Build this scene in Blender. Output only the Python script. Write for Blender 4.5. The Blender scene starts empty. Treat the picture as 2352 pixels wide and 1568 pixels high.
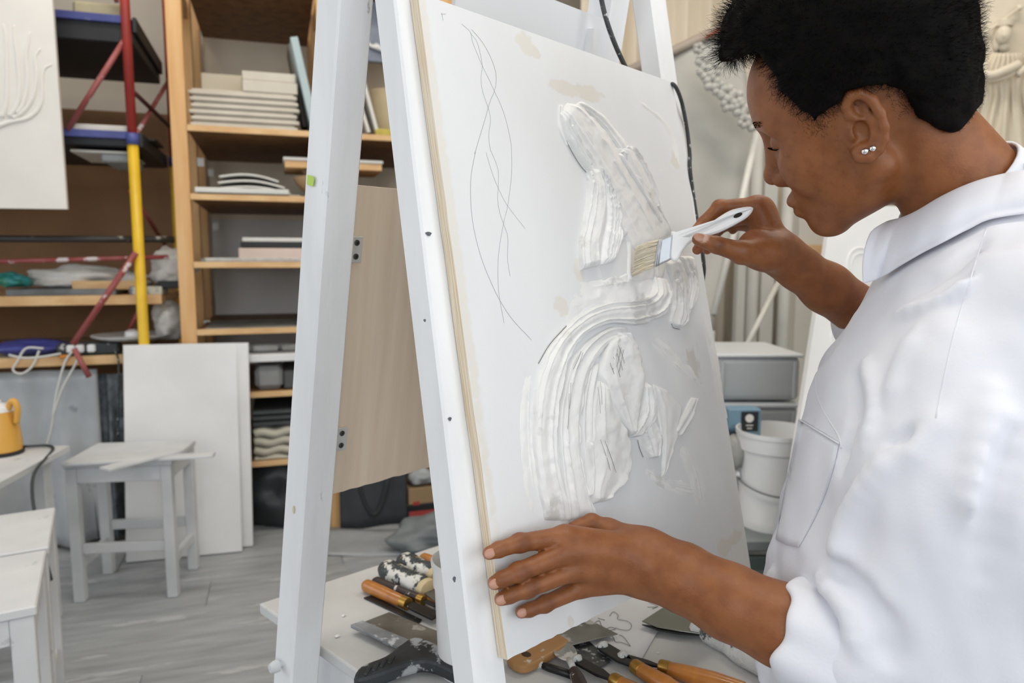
import bpy, bmesh, math, random
import numpy as np
from mathutils import Vector, Matrix

random.seed(7); RNG = np.random.default_rng(7)
scene = bpy.context.scene
COL = scene.collection

# ------------------------------------------------------------------ camera
FPX, TILT, EYE = 1640.0, math.radians(6.3), 1.15      # focal length in px of a 2352 px wide frame
cam_d = bpy.data.cameras.new('camera'); cam = bpy.data.objects.new('camera', cam_d); COL.objects.link(cam)
cam_d.sensor_width = 36.0; cam_d.lens = FPX / 2352 * 36
cam.location = (0, 0, EYE); cam.rotation_euler = (math.radians(90) - TILT, 0, 0)
cam_d.clip_start = 0.05; cam_d.clip_end = 60
cam_d.dof.use_dof = True; cam_d.dof.focus_distance = 0.80; cam_d.dof.aperture_fstop = 5.4
scene.camera = cam

# ------------------------------------------------------------------ world, daylight, exposure
world = bpy.data.worlds.new('daylight'); scene.world = world; world.use_nodes = True
bg = world.node_tree.nodes['Background']; bg.inputs[0].default_value = (0.80, 0.89, 1.0, 1); bg.inputs[1].default_value = 0.8
def window_light(name, loc, target, sx, sy, power, col):
    l = bpy.data.lights.new(name, 'AREA'); l.shape = 'RECTANGLE'; l.size = sx; l.size_y = sy
    l.energy = power; l.color = col
    o = bpy.data.objects.new(name, l); COL.objects.link(o); o.location = loc
    o.rotation_euler = (Vector(target) - Vector(loc)).to_track_quat('-Z', 'Y').to_euler()
    return o
# daylight entering through the windows of the rear and the right-hand wall (both behind the viewer)
window_light('window_daylight', (0.45, -2.46, 1.90), (0.45, 5, 1.90), 3.6, 2.0, 40, (0.90, 0.95, 1.0))
window_light('window_daylight', (2.56, -0.9, 1.85), (-5, -0.9, 1.85), 2.4, 1.9, 26, (0.92, 0.96, 1.0))
window_light('window_daylight', (-3.36, 0.3, 1.85), (5, 0.3, 1.85), 3.4, 1.9, 24, (0.90, 0.95, 1.0))
# the fluorescent lamps under the ceiling
for lx, ly in ((-1.0, 2.1), (0.4, 0.6), (1.3, 2.3)):
    window_light('ceiling_lamp_light', (lx, ly, 3.07), (lx, ly + 1e-3, 0), 1.3, 0.25, 14, (1.0, 0.93, 0.82))
vs = scene.view_settings
vs.view_transform = 'Standard'; vs.look = 'None'; vs.exposure = 0.17; vs.gamma = 1.0; vs.use_curve_mapping = False

# ------------------------------------------------------------------ pixel rays (2352 x 1568 frame) to world points
CR = np.array([1.0, 0, 0]); CF = np.array([0, math.cos(TILT), -math.sin(TILT)]); CU = np.array([0, math.sin(TILT), math.cos(TILT)])
CC = np.array([0, 0, EYE])
def ray(x, y): return (x - 1176) / FPX * CR + CF + (784 - y) / FPX * CU
def atY(x, y, Y): d = ray(x, y); return CC + d * Y / d[1]
def atZ(x, y, Z): d = ray(x, y); return CC + d * (Z - EYE) / d[2]
def onpl(x, y, p, n): d = ray(x, y); return CC + d * np.dot(np.asarray(p) - CC, n) / np.dot(d, n)
def A(*a): return np.array(a, float)
def nrm(v): v = np.asarray(v, float); return v / np.linalg.norm(v)

# ------------------------------------------------------------------ materials
def srgb(c):
    if isinstance(c, str):
        c = c.lstrip('#'); c = [int(c[i:i + 2], 16) / 255 for i in (0, 2, 4)]
    return tuple((v / 12.92 if v <= 0.04045 else ((v + 0.055) / 1.055) ** 2.4) for v in c)
MATS = {}
def mat(name, col, rough=0.6, col2=None, scale=8.0, amount=0.5, stretch=(1, 1, 1), detail=6, bump=0.0, bscale=None,
        metal=0.0, spec=0.5, trans=0.0, alpha=1.0, contrast=(0.35, 0.65), sub=0.0, coat=0.0, spots=None, vcol=None, uv=False):
    """plain paint/wood/metal: colour noise between col and col2, fine relief, optional spots (col, scale, threshold)"""
    if name in MATS: return MATS[name]
    m = bpy.data.materials.new(name); m.use_nodes = True; MATS[name] = m
    nt = m.node_tree; N = nt.nodes; Lk = nt.links; b = N['Principled BSDF']
    c1 = (*srgb(col), 1)
    b.inputs['Base Color'].default_value = c1
    b.inputs['Roughness'].default_value = rough; b.inputs['Metallic'].default_value = metal
    b.inputs['Specular IOR Level'].default_value = spec
    b.inputs['Transmission Weight'].default_value = trans; b.inputs['Alpha'].default_value = alpha
    if coat: b.inputs['Coat Weight'].default_value = coat
    if sub:
        b.inputs['Subsurface Weight'].default_value = sub; b.inputs['Subsurface Radius'].default_value = (1.0, 0.35, 0.2); b.inputs['Subsurface Scale'].default_value = 0.006
    tc = N.new('ShaderNodeTexCoord'); mp = N.new('ShaderNodeMapping'); mp.inputs['Scale'].default_value = stretch
    Lk.new(tc.outputs['Object'], mp.inputs['Vector'])
    out = None
    if col2 is not None:
        nz = N.new('ShaderNodeTexNoise'); nz.inputs['Scale'].default_value = scale; nz.inputs['Detail'].default_value = detail
        Lk.new(mp.outputs[0], nz.inputs['Vector'])
        cr = N.new('ShaderNodeValToRGB'); cr.color_ramp.elements[0].position = contrast[0]; cr.color_ramp.elements[1].position = contrast[1]
        cr.color_ramp.elements[0].color = c1; cr.color_ramp.elements[1].color = (*srgb(col2), 1)
        Lk.new(nz.outputs['Fac'], cr.inputs[0]); out = cr.outputs[0]
    if vcol:
        at = N.new('ShaderNodeAttribute'); at.attribute_name = vcol
        if out is None: out = at.outputs['Color']
        else:
            mx = N.new('ShaderNodeMix'); mx.data_type = 'RGBA'; mx.blend_type = 'MULTIPLY'; mx.inputs[0].default_value = 1
            Lk.new(out, mx.inputs[6]); Lk.new(at.outputs['Color'], mx.inputs[7]); out = mx.outputs[2]
    for sp in (spots or []):
        scol, sscale, thr = sp[:3]; sst = sp[3] if len(sp) > 3 else (1, 1, 1)
        mp2 = N.new('ShaderNodeMapping'); mp2.inputs['Scale'].default_value = sst; mp2.inputs['Location'].default_value = (sscale * .37, 1.3, .7)
        Lk.new(tc.outputs['Object'], mp2.inputs['Vector'])
        n2 = N.new('ShaderNodeTexNoise'); n2.inputs['Scale'].default_value = sscale; n2.inputs['Detail'].default_value = 8; n2.inputs['Roughness'].default_value = 0.62
        Lk.new(mp2.outputs[0], n2.inputs['Vector'])
        r2 = N.new('ShaderNodeValToRGB'); r2.color_ramp.elements[0].position = thr; r2.color_ramp.elements[1].position = min(1, thr + 0.04)
        Lk.new(n2.outputs['Fac'], r2.inputs[0])
        mx = N.new('ShaderNodeMix'); mx.data_type = 'RGBA'
        Lk.new(r2.outputs[0], mx.inputs[0])
        if out is None: mx.inputs[6].default_value = c1
        else: Lk.new(out, mx.inputs[6])
        mx.inputs[7].default_value = (*srgb(scol), 1); out = mx.outputs[2]
    if out is not None: Lk.new(out, b.inputs['Base Color'])
    if bump:
        nb = N.new('ShaderNodeTexNoise'); nb.inputs['Scale'].default_value = bscale or scale * 3; nb.inputs['Detail'].default_value = 8
        Lk.new(mp.outputs[0], nb.inputs['Vector'])
        bp = N.new('ShaderNodeBump'); bp.inputs['Strength'].default_value = bump; bp.inputs['Distance'].default_value = 0.01
        Lk.new(nb.outputs['Fac'], bp.inputs['Height']); Lk.new(bp.outputs[0], b.inputs['Normal'])
    return m

WHITE = mat('white_paint', '#e9eaec', .55, '#dfe1e3', 9, stretch=(1, 1, .25), bump=.06, bscale=40, spots=[('#c9c6c0', 14, .70)])
LEGW = mat('easel_white_paint', '#ebecee', .5, '#e0e1e3', 14, stretch=(1, 1, .2), bump=.10, bscale=60, spots=[('#b0aeaa', 34, .69, (1, 1, .3))])
BOARDW = mat('white_board', '#e6e6e6', .6, '#dcdcdc', 4, bump=.02, bscale=60)
GREYW = mat('dusty_white_paint', '#d6d8da', .6, '#c6c9cc', 6, bump=.05, bscale=40, spots=[('#a9adb0', 9, .66)])
PINE = mat('pine_wood', '#dcb27e', .55, '#cf9f66', 5, stretch=(6, 6, .6), bump=.03, spots=[('#9a6c3c', 7, .74, (3, 3, .5))])
PINEH = mat('pine_edge', '#dfba88', .55, '#cfa472', 5, stretch=(.6, 6, 6), bump=.03)
OSB = mat('brown_board', '#8a6238', .6, '#6d4a26', 22, detail=8, bump=.04)
HARDB = mat('brown_hardboard', '#96704a', .6, '#84603c', 3, detail=5)
DARK = mat('dark_deck', '#22252a', .55, '#15171b', 5, bump=.04)
STEEL = mat('steel', '#9a9a98', .35, '#7b7b78', 20, metal=.9, bump=.03)
BLACKM = mat('black_blade', '#1b1b1c', .38, '#2b2b2c', 30, spots=[('#cfcfcd', 26, .66)], metal=.3)
PLASTW = mat('white_plastic', '#e8e9ea', .35, '#e0e1e2', 6, coat=.1)
ORWOOD = mat('varnished_handle', '#c07c34', .35, '#a9682a', 8, stretch=(1, 1, 6), coat=.3, spots=[('#e6e2da', 40, .72)])

# ------------------------------------------------------------------ mesh helpers
def obj(name, verts, faces, m=None, parent=None, smooth=False, mats=None, fmat=None):
    me = bpy.data.meshes.new(name); me.from_pydata([tuple(map(float, v)) for v in verts], [], faces); me.update()
    return finish(name, me, m, parent, smooth, mats, fmat)
def finish(name, me, m=None, parent=None, smooth=False, mats=None, fmat=None):
    for mm in (mats or ([m] if m else [])): me.materials.append(mm)
    if fmat is not None: me.polygons.foreach_set('material_index', np.asarray(fmat, dtype=np.int32))
    if smooth: me.polygons.foreach_set('use_smooth', np.ones(len(me.polygons), dtype=bool))
    o = bpy.data.objects.new(name, me); COL.objects.link(o)
    if parent is not None:
        o.parent = parent
    return o
def big(name, V, F, m=None, parent=None, smooth=True, vcol=None):
    """fast mesh from numpy arrays; F is (n,3) or (n,4)"""
    V = np.asarray(V, np.float32); F = np.asarray(F, np.int32); k = F.shape[1]
    me = bpy.data.meshes.new(name); me.vertices.add(len(V)); me.vertices.foreach_set('co', V.ravel())
    me.loops.add(F.size); me.loops.foreach_set('vertex_index', F.ravel())
    me.polygons.add(len(F)); me.polygons.foreach_set('loop_start', np.arange(0, F.size, k, dtype=np.int32))
    me.polygons.foreach_set('loop_total', np.full(len(F), k, np.int32))
    me.update(calc_edges=True); me.validate()
    if vcol is not None:
        a = me.color_attributes.new('Col', 'FLOAT_COLOR', 'POINT')
        c = np.ones((len(V), 4), np.float32); c[:, :3] = vcol; a.data.foreach_set('color', c.ravel())
    return finish(name, me, m, parent, smooth)
def empty(name, loc=(0, 0, 0), rz=0.0):
    o = bpy.data.objects.new(name, None); COL.objects.link(o); o.location = tuple(map(float, loc)); o.rotation_euler = (0, 0, rz); o.empty_display_size = .05
    return o
def frame(name, origin, ex, ey, ez):
    """an Empty whose local axes are the given world axes"""
    o = bpy.data.objects.new(name, None); COL.objects.link(o); o.empty_display_size = .05
    M = Matrix.Identity(4)
    for i, e in enumerate((ex, ey, ez)):
        for j in range(3): M[j][i] = float(e[j])
    for j in range(3): M[j][3] = float(origin[j])
    o.matrix_world = M
    return o
def tag(o, label=None, cat=None, group=None, kind=None):
    if label: o['label'] = label
    if cat: o['category'] = cat
    if group: o['group'] = group
    if kind: o['kind'] = kind
    return o
def copy_tree(o, parent=None):
    c = o.copy(); COL.objects.link(c); c.parent = parent
    for ch in [x for x in o.children]: copy_tree(ch, c)
    return c
def bm_obj(name, bm, m=None, parent=None, smooth=False):
    me = bpy.data.meshes.new(name); bm.normal_update(); bm.to_mesh(me); bm.free()
    return finish(name, me, m, parent, smooth)
def box(name, c, s, m, parent=None, bev=0.0, rot=None, seg=1):
    """box of size s centred on c; rot = 3x3 whose columns are its axes"""
    bm = bmesh.new(); bmesh.ops.create_cube(bm, size=1.0)
    for v in bm.verts: v.co = Vector((v.co.x * s[0], v.co.y * s[1], v.co.z * s[2]))
    if bev: bmesh.ops.bevel(bm, geom=bm.edges[:], offset=bev, segments=seg, affect='EDGES', profile=.5)
    if rot is not None:
        M = Matrix([[float(rot[i][j]) for j in range(3)] for i in range(3)])
        for v in bm.verts: v.co = M @ v.co
    o_ = Vector([float(x) for x in c])
    for v in bm.verts: v.co += o_
    return bm_obj(name, bm, m, parent)
def beam(name, p, q, w, d, m, parent=None, side=(1, 0, 0), bev=.002, off=(0, 0)):
    """square timber from p to q; w across `side`, d across the other axis"""
    p = np.asarray(p, float); q = np.asarray(q, float); z = nrm(q - p); x = np.asarray(side, float); x = nrm(x - z * (x @ z)); y = np.cross(z, x)
    c = (p + q) / 2 + x * off[0] + y * off[1]
    return box(name, c, (w, d, np.linalg.norm(q - p)), m, parent, bev, np.stack([x, y, z], 1))
def catmull(P, n=8):
    P = np.asarray(P, float); Q = np.vstack([2 * P[0] - P[1], P, 2 * P[-1] - P[-2]]); out = []
    for i in range(1, len(Q) - 2):
        for t in np.linspace(0, 1, n, endpoint=False):
            a, b, c, d = Q[i - 1], Q[i], Q[i + 1], Q[i + 2]
            out.append(.5 * (2 * b + (c - a) * t + (2 * a - 5 * b + 4 * c - d) * t * t + (3 * b - a - 3 * c + d) * t ** 3))
    out.append(P[-1]); return np.array(out)
def tube_vf(path, rad, sides=8, caps=True, flat=None, up=None):
    path = np.asarray(path, float); n = len(path); rad = np.full(n, rad) if np.isscalar(rad) else np.asarray(rad, float)
    T = np.gradient(path, axis=0); T /= np.linalg.norm(T, axis=1)[:, None] + 1e-12
    a = np.asarray(up, float) if up is not None else (A(0, 0, 1) if abs(T[0][2]) < .9 else A(1, 0, 0)); V = []
    for i in range(n):
        x = a - T[i] * (a @ T[i]); x = nrm(x); y = np.cross(T[i], x)
        if up is None: a = x
        fl = 1 if flat is None else (flat if np.isscalar(flat) else flat[i])
        for k in range(sides):
            t = 2 * math.pi * k / sides; V.append(path[i] + (x * math.cos(t) * fl + y * math.sin(t)) * rad[i])
    F = []
    for i in range(n - 1):
        for k in range(sides): k2 = (k + 1) % sides; F.append((i * sides + k, i * sides + k2, (i + 1) * sides + k2, (i + 1) * sides + k))
    if caps: F.append(tuple(range(sides - 1, -1, -1))); F.append(tuple((n - 1) * sides + k for k in range(sides)))
    return V, F
def tube(name, path, rad, m, parent=None, sides=8, flat=None, up=None, smooth=True):
    V, F = tube_vf(path, rad, sides, True, flat, up); return obj(name, V, F, m, parent, smooth)
def lathe(name, prof, m, parent=None, sides=32, c=(0, 0, 0), axis=None, smooth=True, sx=1.0):
    """prof = [(r, z)...]; axis = 3x3 columns"""
    V = []; F = []; n = len(prof)
    for r, z in prof:
        for k in range(sides): t = 2 * math.pi * k / sides; V.append((r * math.cos(t) * sx, r * math.sin(t), z))
    for i in range(n - 1):
        for k in range(sides): k2 = (k + 1) % sides; F.append((i * sides + k, i * sides + k2, (i + 1) * sides + k2, (i + 1) * sides + k))
    if prof[0][0] > 1e-5: F.append(tuple(range(sides - 1, -1, -1)))
    if prof[-1][0] > 1e-5: F.append(tuple((n - 1) * sides + k for k in range(sides)))
    V = np.array(V)
    if axis is not None: V = V @ np.asarray(axis, float).T
    o = obj(name, V + np.asarray(c, float), F, m, parent, smooth)
    if smooth:
        md = o.modifiers.new('edges', 'EDGE_SPLIT'); md.split_angle = math.radians(38)
    return o
def prism(name, poly, h, m, parent=None, O=(0, 0, 0), ex=(1, 0, 0), ey=(0, 1, 0), bev=0.0):
    """polygon in the plane (ex, ey) through O, extruded by h along ex x ey"""
    O = np.asarray(O, float); ex = np.asarray(ex, float); ey = np.asarray(ey, float); ez = nrm(np.cross(ex, ey))
    bm = bmesh.new()
    vs_ = [bm.verts.new(tuple(O + ex * p[0] + ey * p[1])) for p in poly]; f = bm.faces.new(vs_)
    r = bmesh.ops.extrude_face_region(bm, geom=[f])
    for g in r['geom']:
        if isinstance(g, bmesh.types.BMVert): g.co += Vector([float(x) for x in ez * h])
    bmesh.ops.recalc_face_normals(bm, faces=bm.faces[:])
    if bev: bmesh.ops.bevel(bm, geom=[e for e in bm.edges if e.calc_face_angle(0) > .6], offset=bev, segments=2, affect='EDGES', profile=.5)
    return bm_obj(name, bm, m, parent)
def sheet(name, P, m, parent=None, thick=0.0, smooth=True):
    """quad grid P[i][j] of points, given thickness by a solidify modifier"""
    P = np.asarray(P, float); a, b = P.shape[:2]; V = P.reshape(-1, 3)
    F = [(i * b + j, i * b + j + 1, (i + 1) * b + j + 1, (i + 1) * b + j) for i in range(a - 1) for j in range(b - 1)]
    o = obj(name, V, F, m, parent, smooth)
    if thick:
        s = o.modifiers.new('thickness', 'SOLIDIFY'); s.thickness = thick; s.offset = 0
    return o
# cheap value noise for displaced shapes
_PERM = RNG.random((64, 64, 64)).astype(np.float32)
def vnoise(P, s):
    q = np.asarray(P) * s; i = np.floor(q).astype(np.int64); f = q - i; f = f * f * (3 - 2 * f); r = 0
    for dx in (0, 1):
        for dy in (0, 1):
            for dz in (0, 1):
                w = (f[:, 0] if dx else 1 - f[:, 0]) * (f[:, 1] if dy else 1 - f[:, 1]) * (f[:, 2] if dz else 1 - f[:, 2])
                r = r + w * _PERM[(i[:, 0] + dx) & 63, (i[:, 1] + dy) & 63, (i[:, 2] + dz) & 63]
    return r * 2 - 1
def fbm(P, s, o=4): return sum(vnoise(P, s * 2 ** k) / 2 ** k for k in range(o))

# ------------------------------------------------------------------ the room
WD = A(math.sin(math.radians(72)), math.cos(math.radians(72)), 0)   # along the back wall, to the right
WN = A(WD[1], -WD[0], 0)                                             # back wall facing the room
WO = A(-1.0, 3.42, 0)                                                # a point on the back wall
def wp(s, d, z): return WO + WD * s + WN * d + A(0, 0, z)            # s along the wall, d out of it
def wall_at(x, y, d):                                               # point on the plane d in front of the back wall
    return onpl(x, y, WO + WN * d, WN)
def ws(p): w = np.asarray(p) - WO; return w @ WD, w @ WN, p[2]
ROT_W = np.stack([WD, -WN, A(0, 0, 1)], 1)
CEIL = 3.2
FLOORM = mat('grey_laminate', '#aaadb0', .5, '#94979a', 3.2, stretch=(1.2, 9, 1), detail=8, bump=.03, spots=[('#b9bbbd', 5, .60, (.8, 5, 1))])
WALLW = mat('wall_plaster', '#d9d0c2', .8, '#d2c9ba', 2, bump=.04, bscale=50)
CEILM = mat('ceiling_paint', '#e6e0d6', .8)
fl = tag(empty('floor'), kind='structure')
base = box('floor_base', (0, 1, -.03), (9, 9, .04), mat('floor_dark', '#77797b', .7), fl)
plank_me = {}
def plank(L):
    if L not in plank_me:
        o = box('plank', (0, 0, 0), (L, .192, .008), FLOORM, fl, .0012); plank_me[L] = o.data; bpy.data.objects.remove(o)
    return plank_me[L]
for r in range(-13, 22):
    off = (r * .47) % 1.28
    for k in range(-3, 5):
        s = k * 1.283 - off; c = WO + WD * s - WN * (-.1 - r * .194)
        c = WO + WD * s + WN * (-.4 + (r + 13) * .194)
        if c[1] < -2.4 or c[0] < -3.4 or c[0] > 2.6 or c[1] > 5.2: continue
        if c[1] < .3: continue
        o = bpy.data.objects.new('plank', plank(1.28)); COL.objects.link(o); o.parent = fl
        o.location = (c[0], c[1], -.0045); o.rotation_euler = (0, 0, math.atan2(WD[1], WD[0]))
fl2 = box('floor_slab', (0, 0, -.007), (9, 9, .004), FLOORM, fl)
def wallbox(name, c, s, m=WALLW, rot=None): return tag(box(name, c, s, m, rot=rot), kind='structure')
wallbox('wall_back', wp(.6, -.56, CEIL / 2), (9, .12, CEIL), rot=ROT_W)
# rear wall behind the viewer and both side walls, each with a window opening
def wall_with_window(name, c, along, L, w0, w1, z0=.9, z1=2.8, th=.12):
    along = np.asarray(along, float); nn = A(-along[1], along[0], 0); rot = np.stack([along, nn, A(0, 0, 1)], 1)
    o = tag(empty(name), kind='structure')
    def seg(a, b, za, zb): box('wall_panel', np.asarray(c) + along * (a + b) / 2 + A(0, 0, (za + zb) / 2), (b - a, th, zb - za), WALLW, o, rot=rot)
    seg(-L / 2, w0, 0, CEIL); seg(w1, L / 2, 0, CEIL); seg(w0, w1, 0, z0); seg(w0, w1, z1, CEIL)
    return o
def window(name, c, along, w0, w1, z0=.9, z1=2.8):
    along = np.asarray(along, float); nn = A(-along[1], along[0], 0); rot = np.stack([along, nn, A(0, 0, 1)], 1); o = tag(empty(name), kind='structure')
    c = np.asarray(c, float)
    for a in np.linspace(w0, w1, 5): box('window_mullion', c + along * a + A(0, 0, (z0 + z1) / 2), (.05, .06, z1 - z0), WHITE, o, rot=rot)
    for z in (z0, z1): box('window_rail', c + along * (w0 + w1) / 2 + A(0, 0, z), (w1 - w0, .06, .05), WHITE, o, rot=rot)
wall_with_window('wall_rear', (0, -2.55, 0), (1, 0, 0), 7, -1.35, 2.25); window('window_1', (0, -2.53, 0), (1, 0, 0), -1.35, 2.25)
wall_with_window('wall_right', (2.65, 1.2, 0), (0, 1, 0), 8, -3.3, -.9); window('window_2', (2.63, 1.2, 0), (0, 1, 0), -3.3, -.9)
wall_with_window('wall_left', (-3.45, .9, 0), (0, 1, 0), 8, -2.3, 1.1); window('window_3', (-3.43, .9, 0), (0, 1, 0), -2.3, 1.1)
wallbox('ceiling', (0, 1, CEIL + .05), (9, 9, .1), CEILM)
LAMPG = bpy.data.materials.new('lamp_tube'); LAMPG.use_nodes = True
LAMPG.node_tree.nodes['Principled BSDF'].inputs['Emission Color'].default_value = (1, .95, .88, 1); LAMPG.node_tree.nodes['Principled BSDF'].inputs['Emission Strength'].default_value = 3
for i, (lx, ly) in enumerate(((-1.0, 2.1), (0.4, 0.6), (1.3, 2.3))):
    o = tag(empty('ceiling_lamp', (lx, ly, CEIL)), ['white ceiling lamp above the scaffold', 'white ceiling lamp above the easel', 'white ceiling lamp above the plastic bins'][i], 'lamp', 'lamps under the ceiling')
    box('housing', (0, 0, -.03), (1.4, .3, .06), WHITE, o, .004); 
    for yy in (-.07, .07): box('lamp_tube', (0, yy, -.075), (1.3, .03, .03), LAMPG, o, .01)
# ------------------------------------------------------------------ things whose parts are given in world coordinates
WORLD = {}
_finish0 = finish
def finish(name, me, m=None, parent=None, smooth=False, mats=None, fmat=None):
    o = _finish0(name, me, m, parent, smooth, mats, fmat)
    if parent is not None and parent.name in WORLD:
        o.matrix_parent_inverse = Matrix.Translation(-Vector(WORLD[parent.name]))
    return o
def thing(name, loc, label=None, cat=None, group=None):
    """an Empty at the thing's base; parts are given in world coordinates"""
    o = empty(name, loc); WORLD[o.name] = tuple(float(x) for x in loc); tag(o, label, cat, group); return o

# ------------------------------------------------------------------ the easel and the panel's plane
PU = A(math.sqrt(.5), math.sqrt(.5), 0); PNH = A(math.sqrt(.5), -math.sqrt(.5), 0)
LEAN = math.radians(11.6)
PV = A(0, 0, 1) * math.cos(LEAN) - PNH * math.sin(LEAN); PN = np.cross(PU, PV)
PB = atZ(1165, 1510, .755)
def pw(u, v, w=0): return PB + PU * u + PV * v + PN * w
def puv(x, y, w=0): q = onpl(x, y, PB + PN * w, PN) - PB; return A(q @ PU, q @ PV)

easel = thing('easel', (-.1, .95, 0), 'white painted A-frame wooden easel holding the plaster panel', 'easel')
v_of_z = lambda z: (z - PB[2]) / math.cos(LEAN)
for (u0, u1) in ((-.032, .010), (.468, .512)):
    beam('leg', pw((u0 + u1) / 2 - .022, v_of_z(.002), -.0325), pw((u0 + u1) / 2 + .024, v_of_z(1.64), -.0325), u1 - u0, .036, LEGW, easel, PU, .0025)
RSL = .194
def rear(u, z, d=0): return PB * A(1, 1, 0) + PU * u + PNH * (-.245 - RSL * (1.445 - z) + d) + A(0, 0, z)
RV = nrm(rear(0, 1) - rear(0, 0)); RN = np.cross(PU, RV)
for (u0, u1, zt) in ((-.036, .008, 1.50), (.422, .464, 1.62)):
    beam('leg', rear((u0 + u1) / 2, .002), rear((u0 + u1) / 2, zt), u1 - u0, .049, LEGW, easel, PU, .0025)
# rails between the legs (out of sight behind the panel), hinge block at the apex
beam('rail', pw(.010, v_of_z(1.60), -.0345), pw(.468, v_of_z(1.60), -.0345), .05, .03, LEGW, easel, A(0, 0, 1))
beam('rail', rear(.008, .35), rear(.422, .35), .05, .03, LEGW, easel, A(0, 0, 1))
for u_ in (-.012,): box('hinge', rear(u_, 1.555, .03), (.03, .08, .03), STEEL, easel, .003, np.stack([PU, PNH, A(0, 0, 1)], 1))
beam('rail', pw(.010, .25, -.0265), pw(.468, .25, -.0265), .06, .024, LEGW, easel, PV)
# bolt in the rear leg's foot
bp = onpl(648, 1524, rear(-.036, .6), PU); bl = lathe('bolt', [(.001, .019), (.006, .018), (.0085, .012), (.0085, .006), (.0045, .005), (.0045, -.01), (.001, -.011)], GREYW, easel, 14, bp, np.stack([RN, RV, -PU], 1))
# chipped paint, knots and screw heads on the front leg
CHIP = mat('chip_dark', '#5b5c66', .8); KNOT = mat('knot_yellow', '#cfc4a4', .7)
def leg_face(x, y): return onpl(x, y, PB + PN * -.0140, PN)
for (x, y, rx, ry, m_) in ((984, 537, .0038, .0022, CHIP), (975, 736, .0016, .0016, CHIP), (1043, 1330, .0020, .0030, CHIP), (1033, 962, .0022, .0020, CHIP)):
    c_ = leg_face(x, y); obj('paint_chip', [c_ + PN * .0004 + PU * rx * math.cos(t) * (1 + .3 * math.sin(3 * t)) + PV * ry * math.sin(t) for t in np.linspace(0, 2 * math.pi, 12, endpoint=False)], [tuple(range(12))], m_, easel)
c_ = onpl(675, 1170, rear(-.0363, 1), PU); obj('knot', [c_ - PU * .0004 + RN * .0032 * math.cos(t) + RV * .0058 * math.sin(t) for t in np.linspace(0, 2 * math.pi, 14, endpoint=False)], [tuple(range(14))], KNOT, easel)
# thin plywood sheet on the rear legs, metal brackets, second sheet behind it, white sheet higher up
PLYF = mat('bare_plywood', '#f1e1ce', .6, '#e6d3be', 4, stretch=(14, .7, 1), detail=8, bump=.03, spots=[('#d8c1a6', 5, .69, (10, .5, 1))])
def rear_uv(x, y, d):
    o_ = rear(0, 1, d); q = onpl(x, y, o_, RN) - o_; return q @ PU, q @ RV
d_ply = -.027
c_ = [rear_uv(x, y, d_ply) for x, y in ((818, 424), (765, 1131), (985, 1085))]
fy = frame('plywood_sheet', rear(0, 1, d_ply), PU, RV, RN)
tag(fy, 'thin bare plywood sheet standing between the easel legs', 'plywood')
y0, y1 = c_[1][1], c_[0][1]
nseg = 40; poly = [(-.022 + .5 * i / nseg, y0 + .0012 * random.uniform(-1, 1) + (.008 * i / nseg)) for i in range(nseg + 1)] + [(.478, y1 - .002), (-.022, y1)]
prism('sheet', poly, .004, PLYF, fy)
prism('backing_sheet', [(-.027, y0 - .017), (-.014, y0 - .019), (-.016, y0 + .2), (-.027, y0 + .2)], .003, mat('ply_orange', '#c79a62', .6, '#b98a54', 5), fy, O=(0, 0, -.006))
BRK = mat('white_bracket', '#d6d8da', .4, metal=.2)
for (px_, py_, hpx) in ((806, 571, 0), (773, 1006, 0)):
    bu, bv = rear_uv(px_, py_, d_ply)
    b_ = box('bracket', (bu, bv, .0055), (.026, .034, .002), BRK, fy, .0006)
    for dy in (-.009, .009):
        s_ = lathe('screw', [(.004, 0), (.004, .0008), (.003, .0014), (.0012, .0016), (.0008, .0006)], mat('screw_dark', '#55585a', .35, metal=.9), b_, 12, (bu + .004, bv + dy, .0065))
ws_ = frame('white_backing_board', rear(0, 1, .024), PU, RV, RN)
tag(ws_, 'smooth white board high behind the plaster panel, fixed to the easel', 'board')
a0 = rear_uv(1041, 4, .026); a1 = rear_uv(1352, 100, .026)
prism('board', [(a0[0], .22), (a0[0] + .14, .06), (.42, -.06), (.42, .52), (a0[0], .52)], .006, mat('cool_white_board', '#e4e6ea', .6, '#dee0e4', 3), ws_)
prism('batten', [(a1[0] - .012, .12), (a1[0], .12), (a1[0], .5), (a1[0] - .012, .5)], .012, LEGW, ws_, O=(0, 0, .006))
# green tape on the rear leg's left face
tp = frame('green_tape', onpl(716, 415, rear(-.0385, 1), PU), RN, RV, -PU)
tag(tp, 'small torn piece of lime green tape on the easel leg', 'tape')
prism('tape', [(-.010, -.0055), (.004, -.0062), (.0055, .002), (.003, .0052), (-.010, .0060)], .0004, mat('lime_tape', '#b3d24a', .5), tp)

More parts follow.
